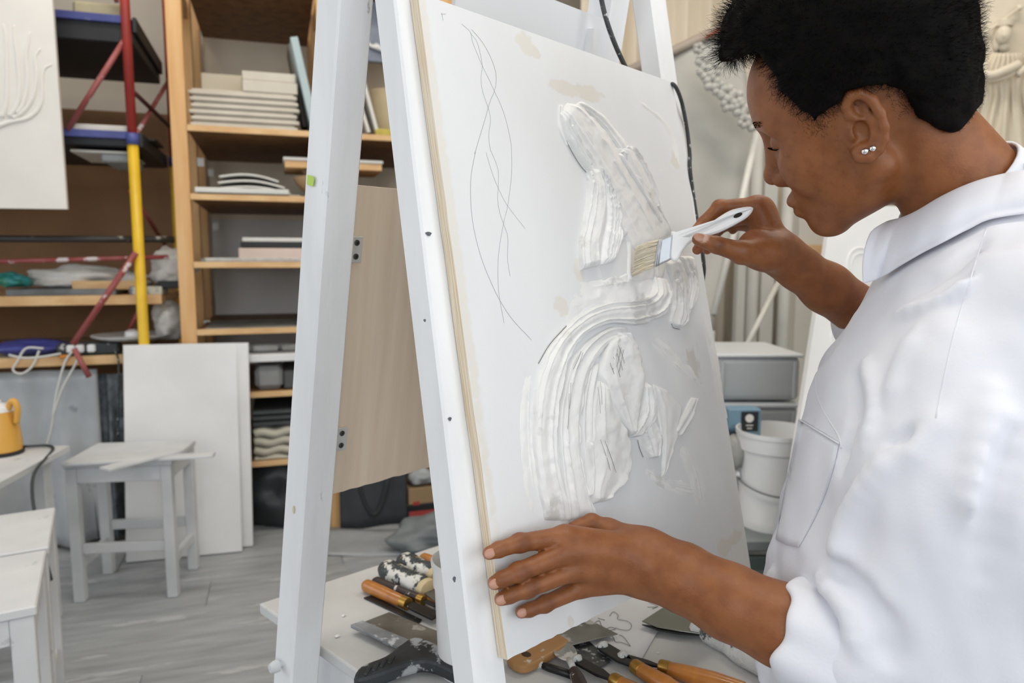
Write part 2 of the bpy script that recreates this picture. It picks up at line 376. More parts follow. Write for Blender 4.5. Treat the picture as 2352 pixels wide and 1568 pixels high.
# ------------------------------------------------------------------ plaster panel
def add_patches(m, patches, col, soft=.25, nscale=60, namp=.5):
    nt = m.node_tree; N = nt.nodes; Lk = nt.links; b = N['Principled BSDF']
    src = b.inputs['Base Color'].links[0].from_socket; tc = N.new('ShaderNodeTexCoord')
    nz = N.new('ShaderNodeTexNoise'); nz.inputs['Scale'].default_value = nscale; nz.inputs['Detail'].default_value = 6; Lk.new(tc.outputs['Object'], nz.inputs['Vector'])
    for (u_, v_, ru, rv, ang) in patches:
        mp = N.new('ShaderNodeMapping'); mp.vector_type = 'TEXTURE'; mp.inputs['Location'].default_value = (u_, v_, 0); mp.inputs['Rotation'].default_value = (0, 0, ang); mp.inputs['Scale'].default_value = (ru, rv, 10)
        Lk.new(tc.outputs['Object'], mp.inputs['Vector'])
        ln = N.new('ShaderNodeVectorMath'); ln.operation = 'LENGTH'; Lk.new(mp.outputs[0], ln.inputs[0])
        ad = N.new('ShaderNodeMath'); ad.operation = 'MULTIPLY_ADD'; ad.inputs[1].default_value = namp * 4; Lk.new(nz.outputs['Fac'], ad.inputs[0])
        sb = N.new('ShaderNodeMath'); sb.operation = 'SUBTRACT'; Lk.new(ln.outputs['Value'], sb.inputs[0]); sb.inputs[1].default_value = namp * 2
        Lk.new(sb.outputs[0], ad.inputs[2])
        mr = N.new('ShaderNodeMapRange'); mr.inputs['From Min'].default_value = 1.0; mr.inputs['From Max'].default_value = 1.0 + soft; mr.inputs['To Min'].default_value = 1; mr.inputs['To Max'].default_value = 0
        Lk.new(ad.outputs[0], mr.inputs['Value'])
        mx = N.new('ShaderNodeMix'); mx.data_type = 'RGBA'; Lk.new(mr.outputs[0], mx.inputs[0]); Lk.new(src, mx.inputs[6]); mx.inputs[7].default_value = (*srgb(col), 1); src = mx.outputs[2]
    Lk.new(src, b.inputs['Base Color'])
PANELW = mat('primed_plywood', '#e2e3e4', .62, '#d9dadb', 5, stretch=(1, .35, 1), bump=.05, bscale=26, spots=[('#cfccc6', 11, .68, (1, .4, 1))])
def pat(x, y, rx, ry, ang=0):
    c = puv(x, y); ru = abs(puv(x + rx, y)[0] - c[0]); rv = abs(puv(x, y + ry)[1] - c[1]); return (c[0], c[1], ru, rv, ang)
add_patches(PANELW, [pat(1300, 203, 34, 14), pat(1352, 215, 26, 16), pat(1205, 98, 16, 22, -.35), pat(1225, 115, 14, 12, -.3), pat(1664, 1258, 14, 22), pat(1690, 1232, 10, 16),
                     pat(1327, 622, 9, 26), pat(1290, 705, 14, 22), pat(1552, 370, 9, 18), pat(1310, 1428, 7, 12)], '#dad6cf')
add_patches(PANELW, [(.008, .50, .006, .30, 0)], '#dbd7d1', soft=.6)
PLYE = mat('plywood_edge', '#eadfcc', .6, '#dac4a4', 10, stretch=(1, 1, 60), contrast=(.44, .56), detail=3)
panel = frame('relief_artwork', PB, PU, PV, PN)
tag(panel, 'large white primed plywood panel with a flowing plaster relief on the easel', 'relief panel')
TH = .0135
edge_b = []
for i in range(61):
    u_ = .499 * i / 60
    v_ = np.interp(u_, [0, .24, .32, .40, .499], [-.002, -.011, -.028, -.060, -.0655])
    edge_b.append((u_, v_ + random.uniform(-.0008, .0008)))
edge_r = [(.500 - .011 * t + random.uniform(-.0004, .0004), -.0655 + .746 * t) for t in np.linspace(.02, .99, 24)]
poly = edge_b + edge_r + [(.489, .681), (.036, .689), (.006, .6905)] + [(random.uniform(-.0004, .0004) + .006 * t, .69 * t) for t in np.linspace(.97, .03, 24)]
bm = bmesh.new(); vv = [bm.verts.new((p[0], p[1], -TH)) for p in poly]; f_ = bm.faces.new(vv); r_ = bmesh.ops.extrude_face_region(bm, geom=[f_])
for g in r_['geom']:
    if isinstance(g, bmesh.types.BMVert): g.co.z = 0
bmesh.ops.recalc_face_normals(bm, faces=bm.faces[:])
for f in bm.faces: f.material_index = 0 if f.normal.z > .5 else 1
me = bpy.data.meshes.new('board'); bm.to_mesh(me); bm.free(); me.materials.append(PANELW); me.materials.append(PLYE)
board = _finish0('board', me, None, panel)

# relief: overlapping trowelled ribbons, each with its own ridges and torn edges
RELM = mat('fresh_plaster', '#ebebea', .5, '#dfdfdd', 9, bump=.045, bscale=60, detail=5, spots=[('#d3d2cf', 13, .60)])
RV_, RF_ = [], []
def ribbon(Lpx, Rpx, h=.006, ridges=3, amp=.35, ns=26, nt=70, edge=.0012, tail=.6, seed=0, lift=0.0, soft=False):
    Lq = catmull([puv(*p) for p in Lpx], 16); Rq = catmull([puv(*p) for p in Rpx], 16)
    def resamp(Q):
        d = np.r_[0, np.cumsum(np.linalg.norm(np.diff(Q, axis=0), axis=1))]; t = np.linspace(0, d[-1], nt); return np.stack([np.interp(t, d, Q[:, k]) for k in (0, 1)], 1)
    Lq, Rq = resamp(Lq), resamp(Rq); t = np.linspace(0, 1, nt)
    rr = np.random.default_rng(seed + 11); base_i = len(RV_) and sum(len(x) for x in RV_)
    s = np.linspace(-1, 1, ns); T, S = np.meshgrid(t, s, indexing='ij')
    P = Lq[:, None, :] * (1 - (S[..., None] + 1) / 2) + Rq[:, None, :] * (S[..., None] + 1) / 2
    pts = np.stack([P[..., 0], P[..., 1], np.full(P.shape[:2], seed * .13)], -1).reshape(-1, 3)
    nse = fbm(pts, 60, 3).reshape(P.shape[:2]); fine = fbm(pts, 330, 3).reshape(P.shape[:2])
    side = (Rq - Lq); side = side / (np.linalg.norm(side, axis=1)[:, None] + 1e-9)
    P = P + side[:, None, :] * (edge * nse * np.abs(S) ** 3)[..., None]
    ph = rr.uniform(0, 6)
    S2 = S + .22 * np.sin(3.1 * S + ph * 2) + .10 * np.sin(T * 4 + ph)
    rid = np.abs(np.sin((S2 * ridges * .42 + .10 * nse) * math.pi + ph)) ** .8
    amp = amp * (.55 + .45 * np.sin(S * 4 + ph + 2 * T))
    prof = (1 - np.abs(S) ** 8) ** .5
    endf = np.clip(T / .06, 0, 1) ** .5 * np.clip((1 - T) / .05, 0, 1) ** .5 * (1 - (1 - tail) * T)
    if soft: prof = (1 - S ** 2) * (.7 + .5 * nse); endf = np.clip(T / .3, 0, 1) * np.clip((1 - T) / .25, 0, 1)
    Z = 1.3 * h * prof * endf * ((1 - amp) + amp * (1 - rid ** .6) * 1.6 + .10 * nse) + .00022 * fine * prof + lift
    lip = np.exp(-((np.abs(S) - .93) / .05) ** 2) * h * .22 * endf * (.6 + .8 * nse)
    Z = Z + (lip * (0 if soft else 1)) + .0004 * np.clip(fbm(pts, 110, 2).reshape(P.shape[:2]), 0, 1) * prof - (.0004 if soft else 0)
    Z[0, :] = Z[-1, :] = -.0006; Z[:, 0] = Z[:, -1] = -.0006
    V = np.concatenate([P, Z[..., None]], -1).reshape(-1, 3)
    idx = np.arange(nt * ns).reshape(nt, ns)
    F = np.stack([idx[:-1, :-1], idx[:-1, 1:], idx[1:, 1:], idx[1:, :-1]], -1).reshape(-1, 4)
    # keep the winding facing outward
    a_ = V[F[len(F) // 2]]
    if np.cross(a_[1] - a_[0], a_[2] - a_[0])[2] < 0: F = F[:, ::-1]
    RF_.append(F + base_i); RV_.append(V)
ribbon([(1330, 632), (1380, 640), (1440, 622), (1500, 600)], [(1285, 765), (1350, 708), (1440, 702), (1510, 668)], .0034, 5, .5, seed=1, tail=1, edge=.006, soft=True, ns=40)
ribbon([(1395, 420), (1425, 490), (1440, 560), (1440, 650)], [(1440, 420), (1480, 480), (1515, 540), (1525, 640)], .0036, 6, .6, seed=2, tail=1, ns=44)
ribbon([(1418, 338), (1440, 385), (1470, 428), (1500, 480), (1510, 520)], [(1452, 335), (1480, 372), (1503, 420), (1516, 470), (1522, 520)], .0046, 5, .6, seed=3, ns=40)
ribbon([(1283, 262), (1290, 300), (1312, 345), (1340, 385), (1375, 440), (1412, 500), (1440, 555), (1462, 600)], [(1302, 236), (1335, 250), (1375, 290), (1415, 345), (1460, 410), (1500, 465), (1530, 510), (1546, 548)], .0075, 5, .34, nt=120, ns=54, seed=4, tail=.9)
ribbon([(1320, 240), (1370, 275), (1410, 325), (1450, 385), (1490, 440)], [(1332, 232), (1385, 268), (1427, 315), (1467, 375), (1507, 430)], .0042, 2, .5, seed=5)
ribbon([(1346, 388), (1346, 450), (1338, 510), (1327, 570), (1331, 622)], [(1368, 385), (1399, 430), (1420, 490), (1418, 550), (1403, 604)], .0085, 9, .62, ns=70, nt=100, seed=6, tail=1, edge=.0016)
ribbon([(1526, 600), (1542, 650), (1545, 700), (1537, 735), (1548, 750)], [(1556, 592), (1574, 640), (1575, 700), (1578, 735), (1560, 753)], .0065, 4, .6, seed=7, tail=1, ns=36)
ribbon([(1562, 588), (1580, 640), (1578, 690), (1570, 736)], [(1588, 588), (1599, 640), (1597, 684), (1581, 715)], .0055, 4, .6, seed=8, tail=.8, ns=36)
ribbon([(1440, 752), (1398, 752), (1358, 772), (1322, 808), (1298, 858), (1284, 930), (1280, 1000), (1288, 1080), (1306, 1196)], [(1440, 778), (1408, 784), (1380, 802), (1354, 842), (1338, 890), (1330, 950), (1328, 1010), (1338, 1090), (1372, 1196)], .0060, 4, .55, nt=130, ns=40, seed=9, tail=.8)
ribbon([(1500, 632), (1497, 668), (1466, 690), (1400, 695), (1345, 715), (1295, 755), (1262, 800), (1240, 850), (1226, 920), (1222, 1000), (1230, 1080), (1250, 1196)], [(1531, 640), (1534, 690), (1516, 725), (1462, 746), (1400, 743), (1352, 760), (1318, 792), (1294, 850), (1279, 920), (1274, 1000), (1281, 1080), (1312, 1198)], .0095, 4, .45, nt=180, ns=44, seed=10, tail=.45, edge=.0012)
ribbon([(1352, 842), (1340, 900), (1335, 960), (1338, 1030), (1350, 1120)], [(1372, 830), (1362, 890), (1358, 950), (1362, 1020), (1372, 1110)], .0050, 2, .6, seed=11)
ribbon([(1368, 870), (1356, 930), (1352, 1000), (1355, 1070), (1350, 1120), (1357, 1158)], [(1386, 880), (1412, 940), (1436, 1005), (1444, 1062), (1427, 1107), (1384, 1152)], .0085, 2, .35, nt=90, ns=40, seed=12, tail=1, edge=.002)
ribbon([(1472, 888), (1470, 930), (1454, 965), (1440, 1004)], [(1482, 878), (1500, 930), (1495, 968), (1462, 1004)], .0072, 4, .55, seed=13, tail=1, edge=.002)
ribbon([(1402, 773), (1380, 810), (1371, 860), (1390, 915), (1424, 975), (1440, 1002)], [(1420, 763), (1454, 805), (1472, 860), (1463, 915), (1453, 965), (1446, 1003)], .0095, 2, .25, nt=90, ns=40, seed=14, tail=1, edge=.0022)
ribbon([(1462, 985), (1462, 1005), (1476, 1030), (1490, 1052)], [(1500, 960), (1512, 990), (1515, 1020), (1510, 1050)], .0060, 3, .5, seed=15, tail=.9, edge=.0025)
ribbon([(1498, 880), (1506, 930), (1514, 980), (1520, 1030), (1520, 1096)], [(1524, 892), (1562, 935), (1556, 985), (1548, 1025), (1524, 1096)], .0034, 2, .5, seed=16, tail=.8, edge=.002)
ribbon([(1588, 912), (1570, 945), (1548, 990)], [(1602, 914), (1588, 955), (1560, 1002)], .0042, 1, .5, seed=17, tail=.9, edge=.002)
ribbon([(1410, 762), (1430, 800), (1450, 830)], [(1445, 762), (1462, 800), (1470, 835)], .0060, 3, .6, seed=18, tail=.7)
ribbon([(1420, 352), (1440, 362)], [(1436, 336), (1458, 350)], .0050, 2, .5, seed=19, nt=24, ns=16)
ribbon([(1196, 860), (1192, 960), (1198, 1080), (1215, 1196)], [(1228, 850), (1224, 960), (1232, 1080), (1252, 1196)], .0020, 3, .6, seed=20, tail=.9, edge=.003, soft=True)
ribbon([(1282, 240), (1282, 290), (1300, 335)], [(1290, 240), (1294, 290), (1314, 338)], .0022, 1, .5, seed=21)
for k, (L_, R_) in enumerate(((((1470, 770), (1530, 830), (1610, 905)), ((1500, 760), (1560, 815), (1622, 880))), (((1540, 1010), (1575, 1090), (1590, 1170)), ((1575, 1000), (1612, 1090), (1628, 1170))), (((1440, 225), (1520, 290), (1560, 400)), ((1450, 215), (1540, 285), (1575, 395))), (((1470, 1090), (1530, 1130), (1600, 1150)), ((1470, 1060), (1540, 1095), (1620, 1115))), (((1600, 700), (1630, 830), (1650, 960)), ((1622, 700), (1650, 830), (1672, 960))))):
    ribbon(L_, R_, (.0016, .0016, .0009, .0014, .0012)[k], 6, .7, seed=60 + k, ns=40, nt=60, edge=.003, soft=True)
for k, pts in enumerate((((1362, 398), (1400, 468), (1432, 545)), ((1392, 362), (1440, 440), (1492, 535)), ((1412, 352), (1462, 430), (1516, 520)), ((1330, 300), (1362, 352), (1400, 410)), ((1300, 288), (1330, 345), (1352, 385)), ((1500, 470), (1520, 505), (1538, 540)), ((1345, 1012), (1352, 1080), (1348, 1140)), ((1476, 930), (1470, 965), (1452, 1000)), ((1488, 920), (1488, 960), (1470, 1000)), ((1545, 640), (1556, 690), (1552, 735)), ((1584, 620), (1588, 665), (1578, 715)))):
    ribbon([(x - 3, y + 2) for x, y in pts], [(x + 3, y - 2) for x, y in pts], [.0095, .0105, .0095, .0105, .0100, .0090, .0110, .0100, .0100, .0090, .0078][k] * .8, 1, .2, seed=40 + k, ns=9, nt=50, edge=.0006, tail=.8)
rel = big('plaster_relief', np.concatenate(RV_), np.concatenate(RF_), RELM, panel)
rel['label'] = 'white trowelled plaster ribbons and petals'

GRAPH = mat('graphite', '#6f7072', .5); GRAPHL = mat('graphite_light', '#a2a3a5', .5)
def cropA(p): return (940 + p[0] / 3.92, p[1] / 3.92)
def cropB(p): return (1040 + p[0] / 3.485, 350 + p[1] / 3.485)
def pencil(pts, w=.00042, m=None, z=.00025):
    Q = catmull([puv(*p) for p in pts], 6); T = np.gradient(Q, axis=0); T /= np.linalg.norm(T, axis=1)[:, None]; n_ = np.stack([-T[:, 1], T[:, 0]], 1)
    V = [(*(q + s * w / 2 * k), z) for q, k in zip(Q, n_) for s in (-1, 1)]
    F = [(2 * i, 2 * i + 2, 2 * i + 3, 2 * i + 1) for i in range(len(Q) - 1)]
    F = [f[::-1] for f in F]
    obj('pencil_or_shade_line', V, F, m or GRAPHL, panel)
pencil([cropA(p) for p in ((470, 215), (550, 290), (570, 380), (650, 575), (720, 720), (765, 820), (830, 960), (880, 1120), (915, 1290))] + [cropB(p) for p in ((470, 0), (470, 170), (440, 420), (405, 570), (370, 780), (360, 950), (370, 1140), (410, 1365))])
pencil([cropA(p) for p in ((560, 265), (650, 370), (720, 490), (770, 620), (783, 720), (765, 820), (725, 920), (680, 1080), (640, 1210), (590, 1380))] + [cropB(p) for p in ((180, 0), (145, 200), (145, 420), (170, 620), (230, 850), (310, 1050), (380, 1190), (480, 1340), (630, 1500))], .0005)
pencil([cropA(p) for p in ((550, 300), (610, 380), (655, 575), (645, 720), (665, 840), (710, 970), (730, 1080), (715, 1220), (730, 1350))] + [cropB(p) for p in ((310, 0), (360, 130), (365, 250), (358, 370), (375, 480), (405, 570), (440, 680), (438, 850), (458, 990))], .0004)
pencil([cropB(p) for p in ((265, 0), (320, 180), (375, 310), (440, 430), (580, 610))], .0004)
pencil([cropA((290, 115)), cropA((305, 185))]); pencil([cropA((285, 128)), cropA((328, 128))])
for (a_, b_) in (((1395, 862), (1410, 800)), ((1402, 866), (1416, 805)), ((1391, 850), (1404, 790)), ((1384, 835), (1400, 880)), ((1392, 822), (1408, 868)), ((1398, 808), (1414, 852)), ((1404, 795), (1418, 836)),
                 ((1356, 890), (1362, 950)), ((1362, 878), (1366, 930)), ((1290, 905), (1287, 985)), ((1294, 880), (1291, 940)), ((1300, 850), (1318, 808)), ((1308, 850), (1322, 812)), ((1362, 1010), (1385, 1080)), ((1372, 1012), (1398, 1085))):
    pencil([a_, ((a_[0] + b_[0]) / 2 + 1, (a_[1] + b_[1]) / 2), b_], .0006, GRAPH, .0115)

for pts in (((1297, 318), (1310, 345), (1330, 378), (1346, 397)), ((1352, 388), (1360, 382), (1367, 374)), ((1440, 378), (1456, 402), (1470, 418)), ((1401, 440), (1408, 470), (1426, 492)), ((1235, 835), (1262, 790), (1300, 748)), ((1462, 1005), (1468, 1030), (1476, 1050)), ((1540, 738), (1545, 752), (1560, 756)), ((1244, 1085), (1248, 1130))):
    pencil(pts, .0010, mat('crack_shadow', '#77736d', .9), .0012)  # painted strokes stand for cracks and the shade along ribbon edges, not pencil
# ------------------------------------------------------------------ cable hanging behind the panel
CABM = mat('black_cable', '#2c2f31', .5, '#3c4042', 60, spots=[('#c9cbca', 120, .60)])
cab = thing('cable', pw(.5, .3, -.03), 'black cable hanging behind the top right of the panel', 'cable')
P1 = [pw(*puv(x, y, w), w) for x, y, w in ((1372, -60, -.02), (1386, 20, -.018), (1408, 90, -.018), (1440, 160, -.024), (1475, 215, -.026))]
tube('cord', catmull(P1, 8), .0036, CABM, cab, 8)
P2 = [pw(*puv(x + 3, y, w), w) for x, y, w in ((1500, 205, -.05), (1530, 196, -.012), (1546, 196, .004), (1562, 232, -.004), (1574, 290, -.010), (1581, 350, -.012), (1583, 400, -.012), (1600, 520, -.018), (1613, 600, -.012), (1612, 640, -.018), (1600, 700, -.03))]
tube('cord', catmull(P2, 8), .0030, CABM, cab, 8)

# ------------------------------------------------------------------ table
TZ = .60
T0 = atZ(595, 1385, TZ); E1 = A(.72, -.694, 0); E2 = A(.743, .669, 0)
TE1, TE2 = .67, .455
def tp_(a, b, z=TZ): p = T0 + E1 * a + E2 * b; return A(p[0], p[1], z)
table = thing('work_table', (*tp_(TE1 / 2, TE2 / 2, 0)[:2], 0), 'plaster-dusted white work table under the easel panel', 'table')
TABM = mat('table_top_paint', '#d3d4d4', .55, '#c6c7c7', 9, bump=.05, bscale=60, spots=[('#aaaaa8', 16, .66), ('#e8e8e8', 55, .70)])
prism('table_top', [(0, 0), (TE1, 0), (TE1, TE2), (0, TE2)], .018, TABM, table, O=tp_(0, 0, TZ - .018), ex=E1, ey=E2, bev=.003)
def tbeam(name, a0, b0, a1, b1, z, w, h): beam(name, tp_(a0, b0, z), tp_(a1, b1, z), h, w, WHITE, table, A(0, 0, 1), .002)
tbeam('apron', .05, .03, TE1 - .05, .03, TZ - .058, .02, .08); tbeam('apron', .05, TE2 - .03, TE1 - .05, TE2 - .03, TZ - .058, .02, .08)
tbeam('apron', .05, .03, .05, TE2 - .03, TZ - .058, .02, .08); tbeam('apron', TE1 - .05, .03, TE1 - .05, TE2 - .03, TZ - .058, .02, .08)
for a_ in (.06, TE1 - .06):
    for b_ in (.04, TE2 - .04): beam('leg', tp_(a_, b_, .001), tp_(a_, b_, TZ - .02), .045, .045, WHITE, table, E1, .002)

# ------------------------------------------------------------------ white pail on the table, behind the front leg
def tpx(x, y, z=TZ): return atZ(x, y, z)
pc = atZ(1080, 1533, TZ)
pail = thing('plastic_pail', pc, 'small white plastic pail on the table behind the easel leg', 'pail')
lathe('pail_body', [(.040, 0), (.043, .001), (.0470, .120), (.0490, .121), (.0495, .148), (.0515, .149), (.0520, .155), (.0495, .157), (.0480, .155), (.0450, .12), (.042, .004), (.0005, .0035)], PLASTW, pail, 48, pc)
lathe('plaster_fill', [(.0425, .09), (.03, .094), (.0005, .092)], RELM, pail, 32, pc)

# ------------------------------------------------------------------ brush held by the person
BT = atY(1455, 603, .945); BE = atY(1729, 480, .915)
bax = nrm(BE - BT); bw_ = atY(1501, 615, .943) - atY(1510, 552, .943); bw_ = nrm(bw_ - bax * (bw_ @ bax)); bn = np.cross(bax, bw_)
if bn[1] > 0: bn = -bn
brush = thing('paint_brush', BT, 'flat paint brush with white handle held against the relief', 'brush')
def bq(x, y): q = onpl(x, y, BT, bn) - BT; return q @ bax, q @ bw_
def bcrop(p): return bq(1400 + p[0] / 3.92, 430 + p[1] / 3.92)
ez_ = nrm(np.cross(bax, bw_))
hout = [(552, 410), (565, 395), (600, 405), (640, 425), (735, 432), (800, 405), (880, 345), (960, 285), (1080, 212), (1180, 185), (1250, 176), (1285, 182), (1292, 198), (1275, 235), (1230, 280), (1160, 322), (1060, 375), (960, 418), (860, 445), (770, 478), (705, 520), (655, 580), (625, 640), (605, 662), (565, 660), (540, 625), (538, 560)]
HANDW = mat('white_handle', '#eeeeee', .3, coat=.3)
P2_ = catmull([A(*bcrop(p)) for p in hout], 3)[:-1]
prism('handle', [tuple(p) for p in P2_], .009, HANDW, brush, O=BT - ez_ * .0045, ex=bax, ey=bw_, bev=.0028)
hc = bcrop((1153, 255)); hp = [(hc[0] + .0058 * math.cos(t), hc[1] + .0026 * math.sin(t)) for t in np.linspace(0, 2 * math.pi, 16, endpoint=False)]
prism('hanging_hole', hp, .0104, mat('hole_dark', '#2a2420', .9), brush, O=BT - ez_ * .0052, ex=bax, ey=bw_)
FERR = mat('ferrule_tin', '#c6c9cc', .42, '#b9bdc1', 30, metal=.85, bump=.02)
fq = [bcrop(p) for p in ((432, 480), (572, 425), (550, 655), (392, 727))]
prism('ferrule', fq, .012, FERR, brush, O=BT - ez_ * .006, ex=bax, ey=bw_, bev=.0022)
f0, f1 = A(*fq[0]), A(*fq[3]); 
for k, s in ((.18, 1), (.30, 1)):
    q0 = f0 * (1 - k) + A(*fq[1]) * k; q1 = f1 * (1 - k) + A(*fq[2]) * k
    W0 = BT + bax * q0[0] + bw_ * q0[1]; W1 = BT + bax * q1[0] + bw_ * q1[1]
    for sgn in (-1, 1): tube('ferrule_bead', [W0 + ez_ * .0059 * sgn, W1 + ez_ * .0059 * sgn], .0009, FERR, brush, 6)
BRIST = mat('natural_bristle', '#fff6e4', .6, '#f8ecd2', 40, vcol='Col')
t0_, t1_ = A(*bcrop((238, 545))), A(*bcrop((195, 805)))
BVs, BFs = [], []; nb = 0
for i in range(900):
    k = random.random(); dz = random.uniform(-1, 1)
    a_ = f0 * (1 - k) + f1 * k + A(.004, 0); ln = random.uniform(.93, 1.04); e_ = t0_ * (1 - k) + t1_ * k; e_ = e_ + A((abs(k - .5) ** 2) * .01, 0)
    bend = math.sin(k * math.pi) * .0
    e_ = a_ + (e_ - a_) * ln + A(random.uniform(-.001, .001), random.uniform(-.0015, .0015)); mid = (a_ + e_) / 2 + A(0, -.0012 + random.uniform(-.0008, .0008))
    pth = [BT + bax * q[0] + bw_ * q[1] + ez_ * dz * hh for q, hh in ((a_, .0048), (mid, .0052), (e_, .0034))]
    V, F = tube_vf(pth, [.00034, .00034, .00016], 3, False); BVs += list(V); BFs += [tuple(i_ + nb for i_ in f) for f in F]; nb += len(V)
cv = np.repeat(np.random.default_rng(2).uniform(.80, 1.0, 900), 9)[:, None] * np.ones(3)
o = big('bristles', BVs, BFs, BRIST, brush, True, cv)
core = [tuple(f0 * .97 + f1 * .03 + A(.004, 0)), tuple(t0_ * .96 + t1_ * .04 + A(.004, 0)), tuple(t0_ * .04 + t1_ * .96 + A(.004, 0)), tuple(f0 * .03 + f1 * .97 + A(.004, 0))]
prism('bristle_core', core, .005, mat('bristle_core', '#e6d8b8', .8), brush, O=BT - ez_ * .0025, ex=bax, ey=bw_, bev=.001)
# ------------------------------------------------------------------ tools lying on the table
SPLAT = mat('splattered_grip', '#3c4447', .5, '#2c3336', 20, bump=.1, spots=[('#cfae4a', 28, .60), ('#e3e2dc', 38, .50)])
MAROON = mat('speckled_handle', '#2e2423', .45, '#3b2a28', 30, spots=[('#d8d5d0', 55, .60)])
GRIP = mat('black_grip', '#25282b', .55, '#34383c', 30, bump=.12, spots=[('#a7abaf', 30, .56)])
BLADES = mat('scraper_steel', '#8f918f', .38, '#6d6c68', 14, metal=.75, bump=.06, spots=[('#c6c8c9', 22, .57), ('#7a6a52', 9, .66)])
MIRROR = mat('polished_steel', '#8d8f88', .22, '#7d7f78', 10, metal=1.0)
BRASS = mat('brass_ring', '#b08a45', .35, metal=.9)
PLAST_H = mat('plaster_caked_handle', '#d9dad8', .6, '#c4c6c5', 20, bump=.5, bscale=120, spots=[('#4a5254', 30, .60)])
BEECH = mat('worn_beech', '#b98a58', .55, '#a07648', 6, stretch=(3, 3, 1), bump=.05, spots=[('#d9d6d0', 20, .62)])
def tframe(name, a, b, lift, label, cat, group=None):
    """tool frame: origin on the table at pixel a, local z toward pixel b, local y up"""
    p = atZ(*a, TZ); q = atZ(*b, TZ); z = nrm(q - p); y = A(0, 0, 1); x = np.cross(y, z)
    f = frame(name, p + A(0, 0, lift), x, y, z); tag(f, label, cat, group); return f, float(np.linalg.norm(q - p))
def rodlen(a, b): return float(np.linalg.norm(atZ(*a, TZ) - atZ(*b, TZ)))
def handle(name, prof, m, par, sx=1.0, sides=20): return lathe(name, prof, m, par, sides, sx=sx)
def blade(name, pts, th, m, par, y=0.0, bev=.0004):
    """flat blade: outline (x, z) in the tool's plane, th thick"""
    return prism(name, [(p[0], p[1]) for p in pts], th, m, par, O=(0, y + th / 2, 0), ex=(1, 0, 0), ey=(0, 0, 1), bev=bev)
def rounded(L, r0, r1, r2): return [(.0005, 0), (r0 * .7, .002), (r0, .007), (r0 * 1.02, .012), (r1, L * .45), (r2, L - .003), (r2 * .9, L)]
G_L = 'tools on the table left of the pail'
# chisel with orange handle
f, L = tframe('chisel', (836, 1356), (1004, 1432), .011, 'chisel with orange varnished handle and black blade, nearest of the table tools left of pail', 'chisel', G_L)
Lh = L * .56
handle('handle', rounded(Lh, .0105, .0108, .0095), ORWOOD, f); lathe('ferrule', [(.0098, Lh - .002), (.0100, Lh + .012), (.0085, Lh + .0125)], BRASS, f, 20)
blade('blade', [(-.006, Lh + .012), (-.010, Lh + .03), (-.011, L), (.011, L), (.010, Lh + .03), (.006, Lh + .012)], .004, BLACKM, f)
# steel straightedge lying along the chisel
f, L = tframe('steel_straightedge', (843, 1372), (965, 1432), .002, 'narrow dark steel strip lying in front of the orange-handled chisel', 'strip', G_L)
blade('strip', [(-.007, 0), (.007, .003), (.007, L - .004), (-.004, L)], .002, BLACKM, f)
# maroon carving knife
f, L = tframe('carving_knife', (858, 1347), (1003, 1404), .010, 'carving knife with maroon paint-speckled handle behind the orange chisel', 'knife', G_L)
Lh = L * .74
handle('handle', rounded(Lh, .0095, .0085, .0075), MAROON, f); lathe('ferrule', [(.0078, Lh - .002), (.0080, Lh + .010), (.006, Lh + .0105)], BRASS, f, 18)
blade('blade', [(-.005, Lh + .01), (-.006, L), (.004, L), (.005, Lh + .01)], .002, BLACKM, f)
# two soft-grip putty knives caked with paint
for k, (a, b, lab) in enumerate((((880, 1318), (1000, 1378), 'putty knife with paint-caked grey and yellow grip, the longer in view of two'), ((921, 1300), (1016, 1345), 'putty knife with paint-caked grey and yellow grip half hidden by the pail'))):
    f, L = tframe('putty_knife', a, b, .013, lab, 'putty knife', G_L)
    Lh = L * .80
    handle('grip', [(.0005, 0), (.012, .003), (.0165, .012), (.018, .024), (.0165, Lh * .45), (.0150, Lh * .62), (.0185, Lh * .86), (.016, Lh - .004), (.012, Lh)], SPLAT, f, 1.15)
    lathe('collar', [(.012, Lh - .004), (.0165, Lh + .003), (.016, Lh + .014), (.010, Lh + .018)], mat('cream_collar', '#dcc9a0', .5, '#cdb98e', 20), f, 20, sx=1.2)
    blade('blade', [(-.012, Lh + .01), (-.03, Lh + .10), (.03, Lh + .10), (.012, Lh + .01)], .0015, BLADES, f)
f, L = tframe('wood_file', (967, 1292), (1030, 1316), .010, 'tool with short orange wooden handle farthest back beside the pail', 'file', G_L)
handle('handle', rounded(L * .8, .0105, .011, .009), ORWOOD, f); blade('blade', [(-.005, L * .78), (-.005, L + .06), (.005, L + .06), (.005, L * .78)], .003, BLACKM, f)
f, L = tframe('wooden_spatula', (1016, 1398), (975, 1368), .006, 'brown wooden spatula end tucked against the pail', 'spatula', G_L)
blade('paddle', [(-.008, 0), (-.011, L * .6), (-.009, L), (.007, L), (.010, L * .6), (.008, 0)], .007, BEECH, f, 0, .002)
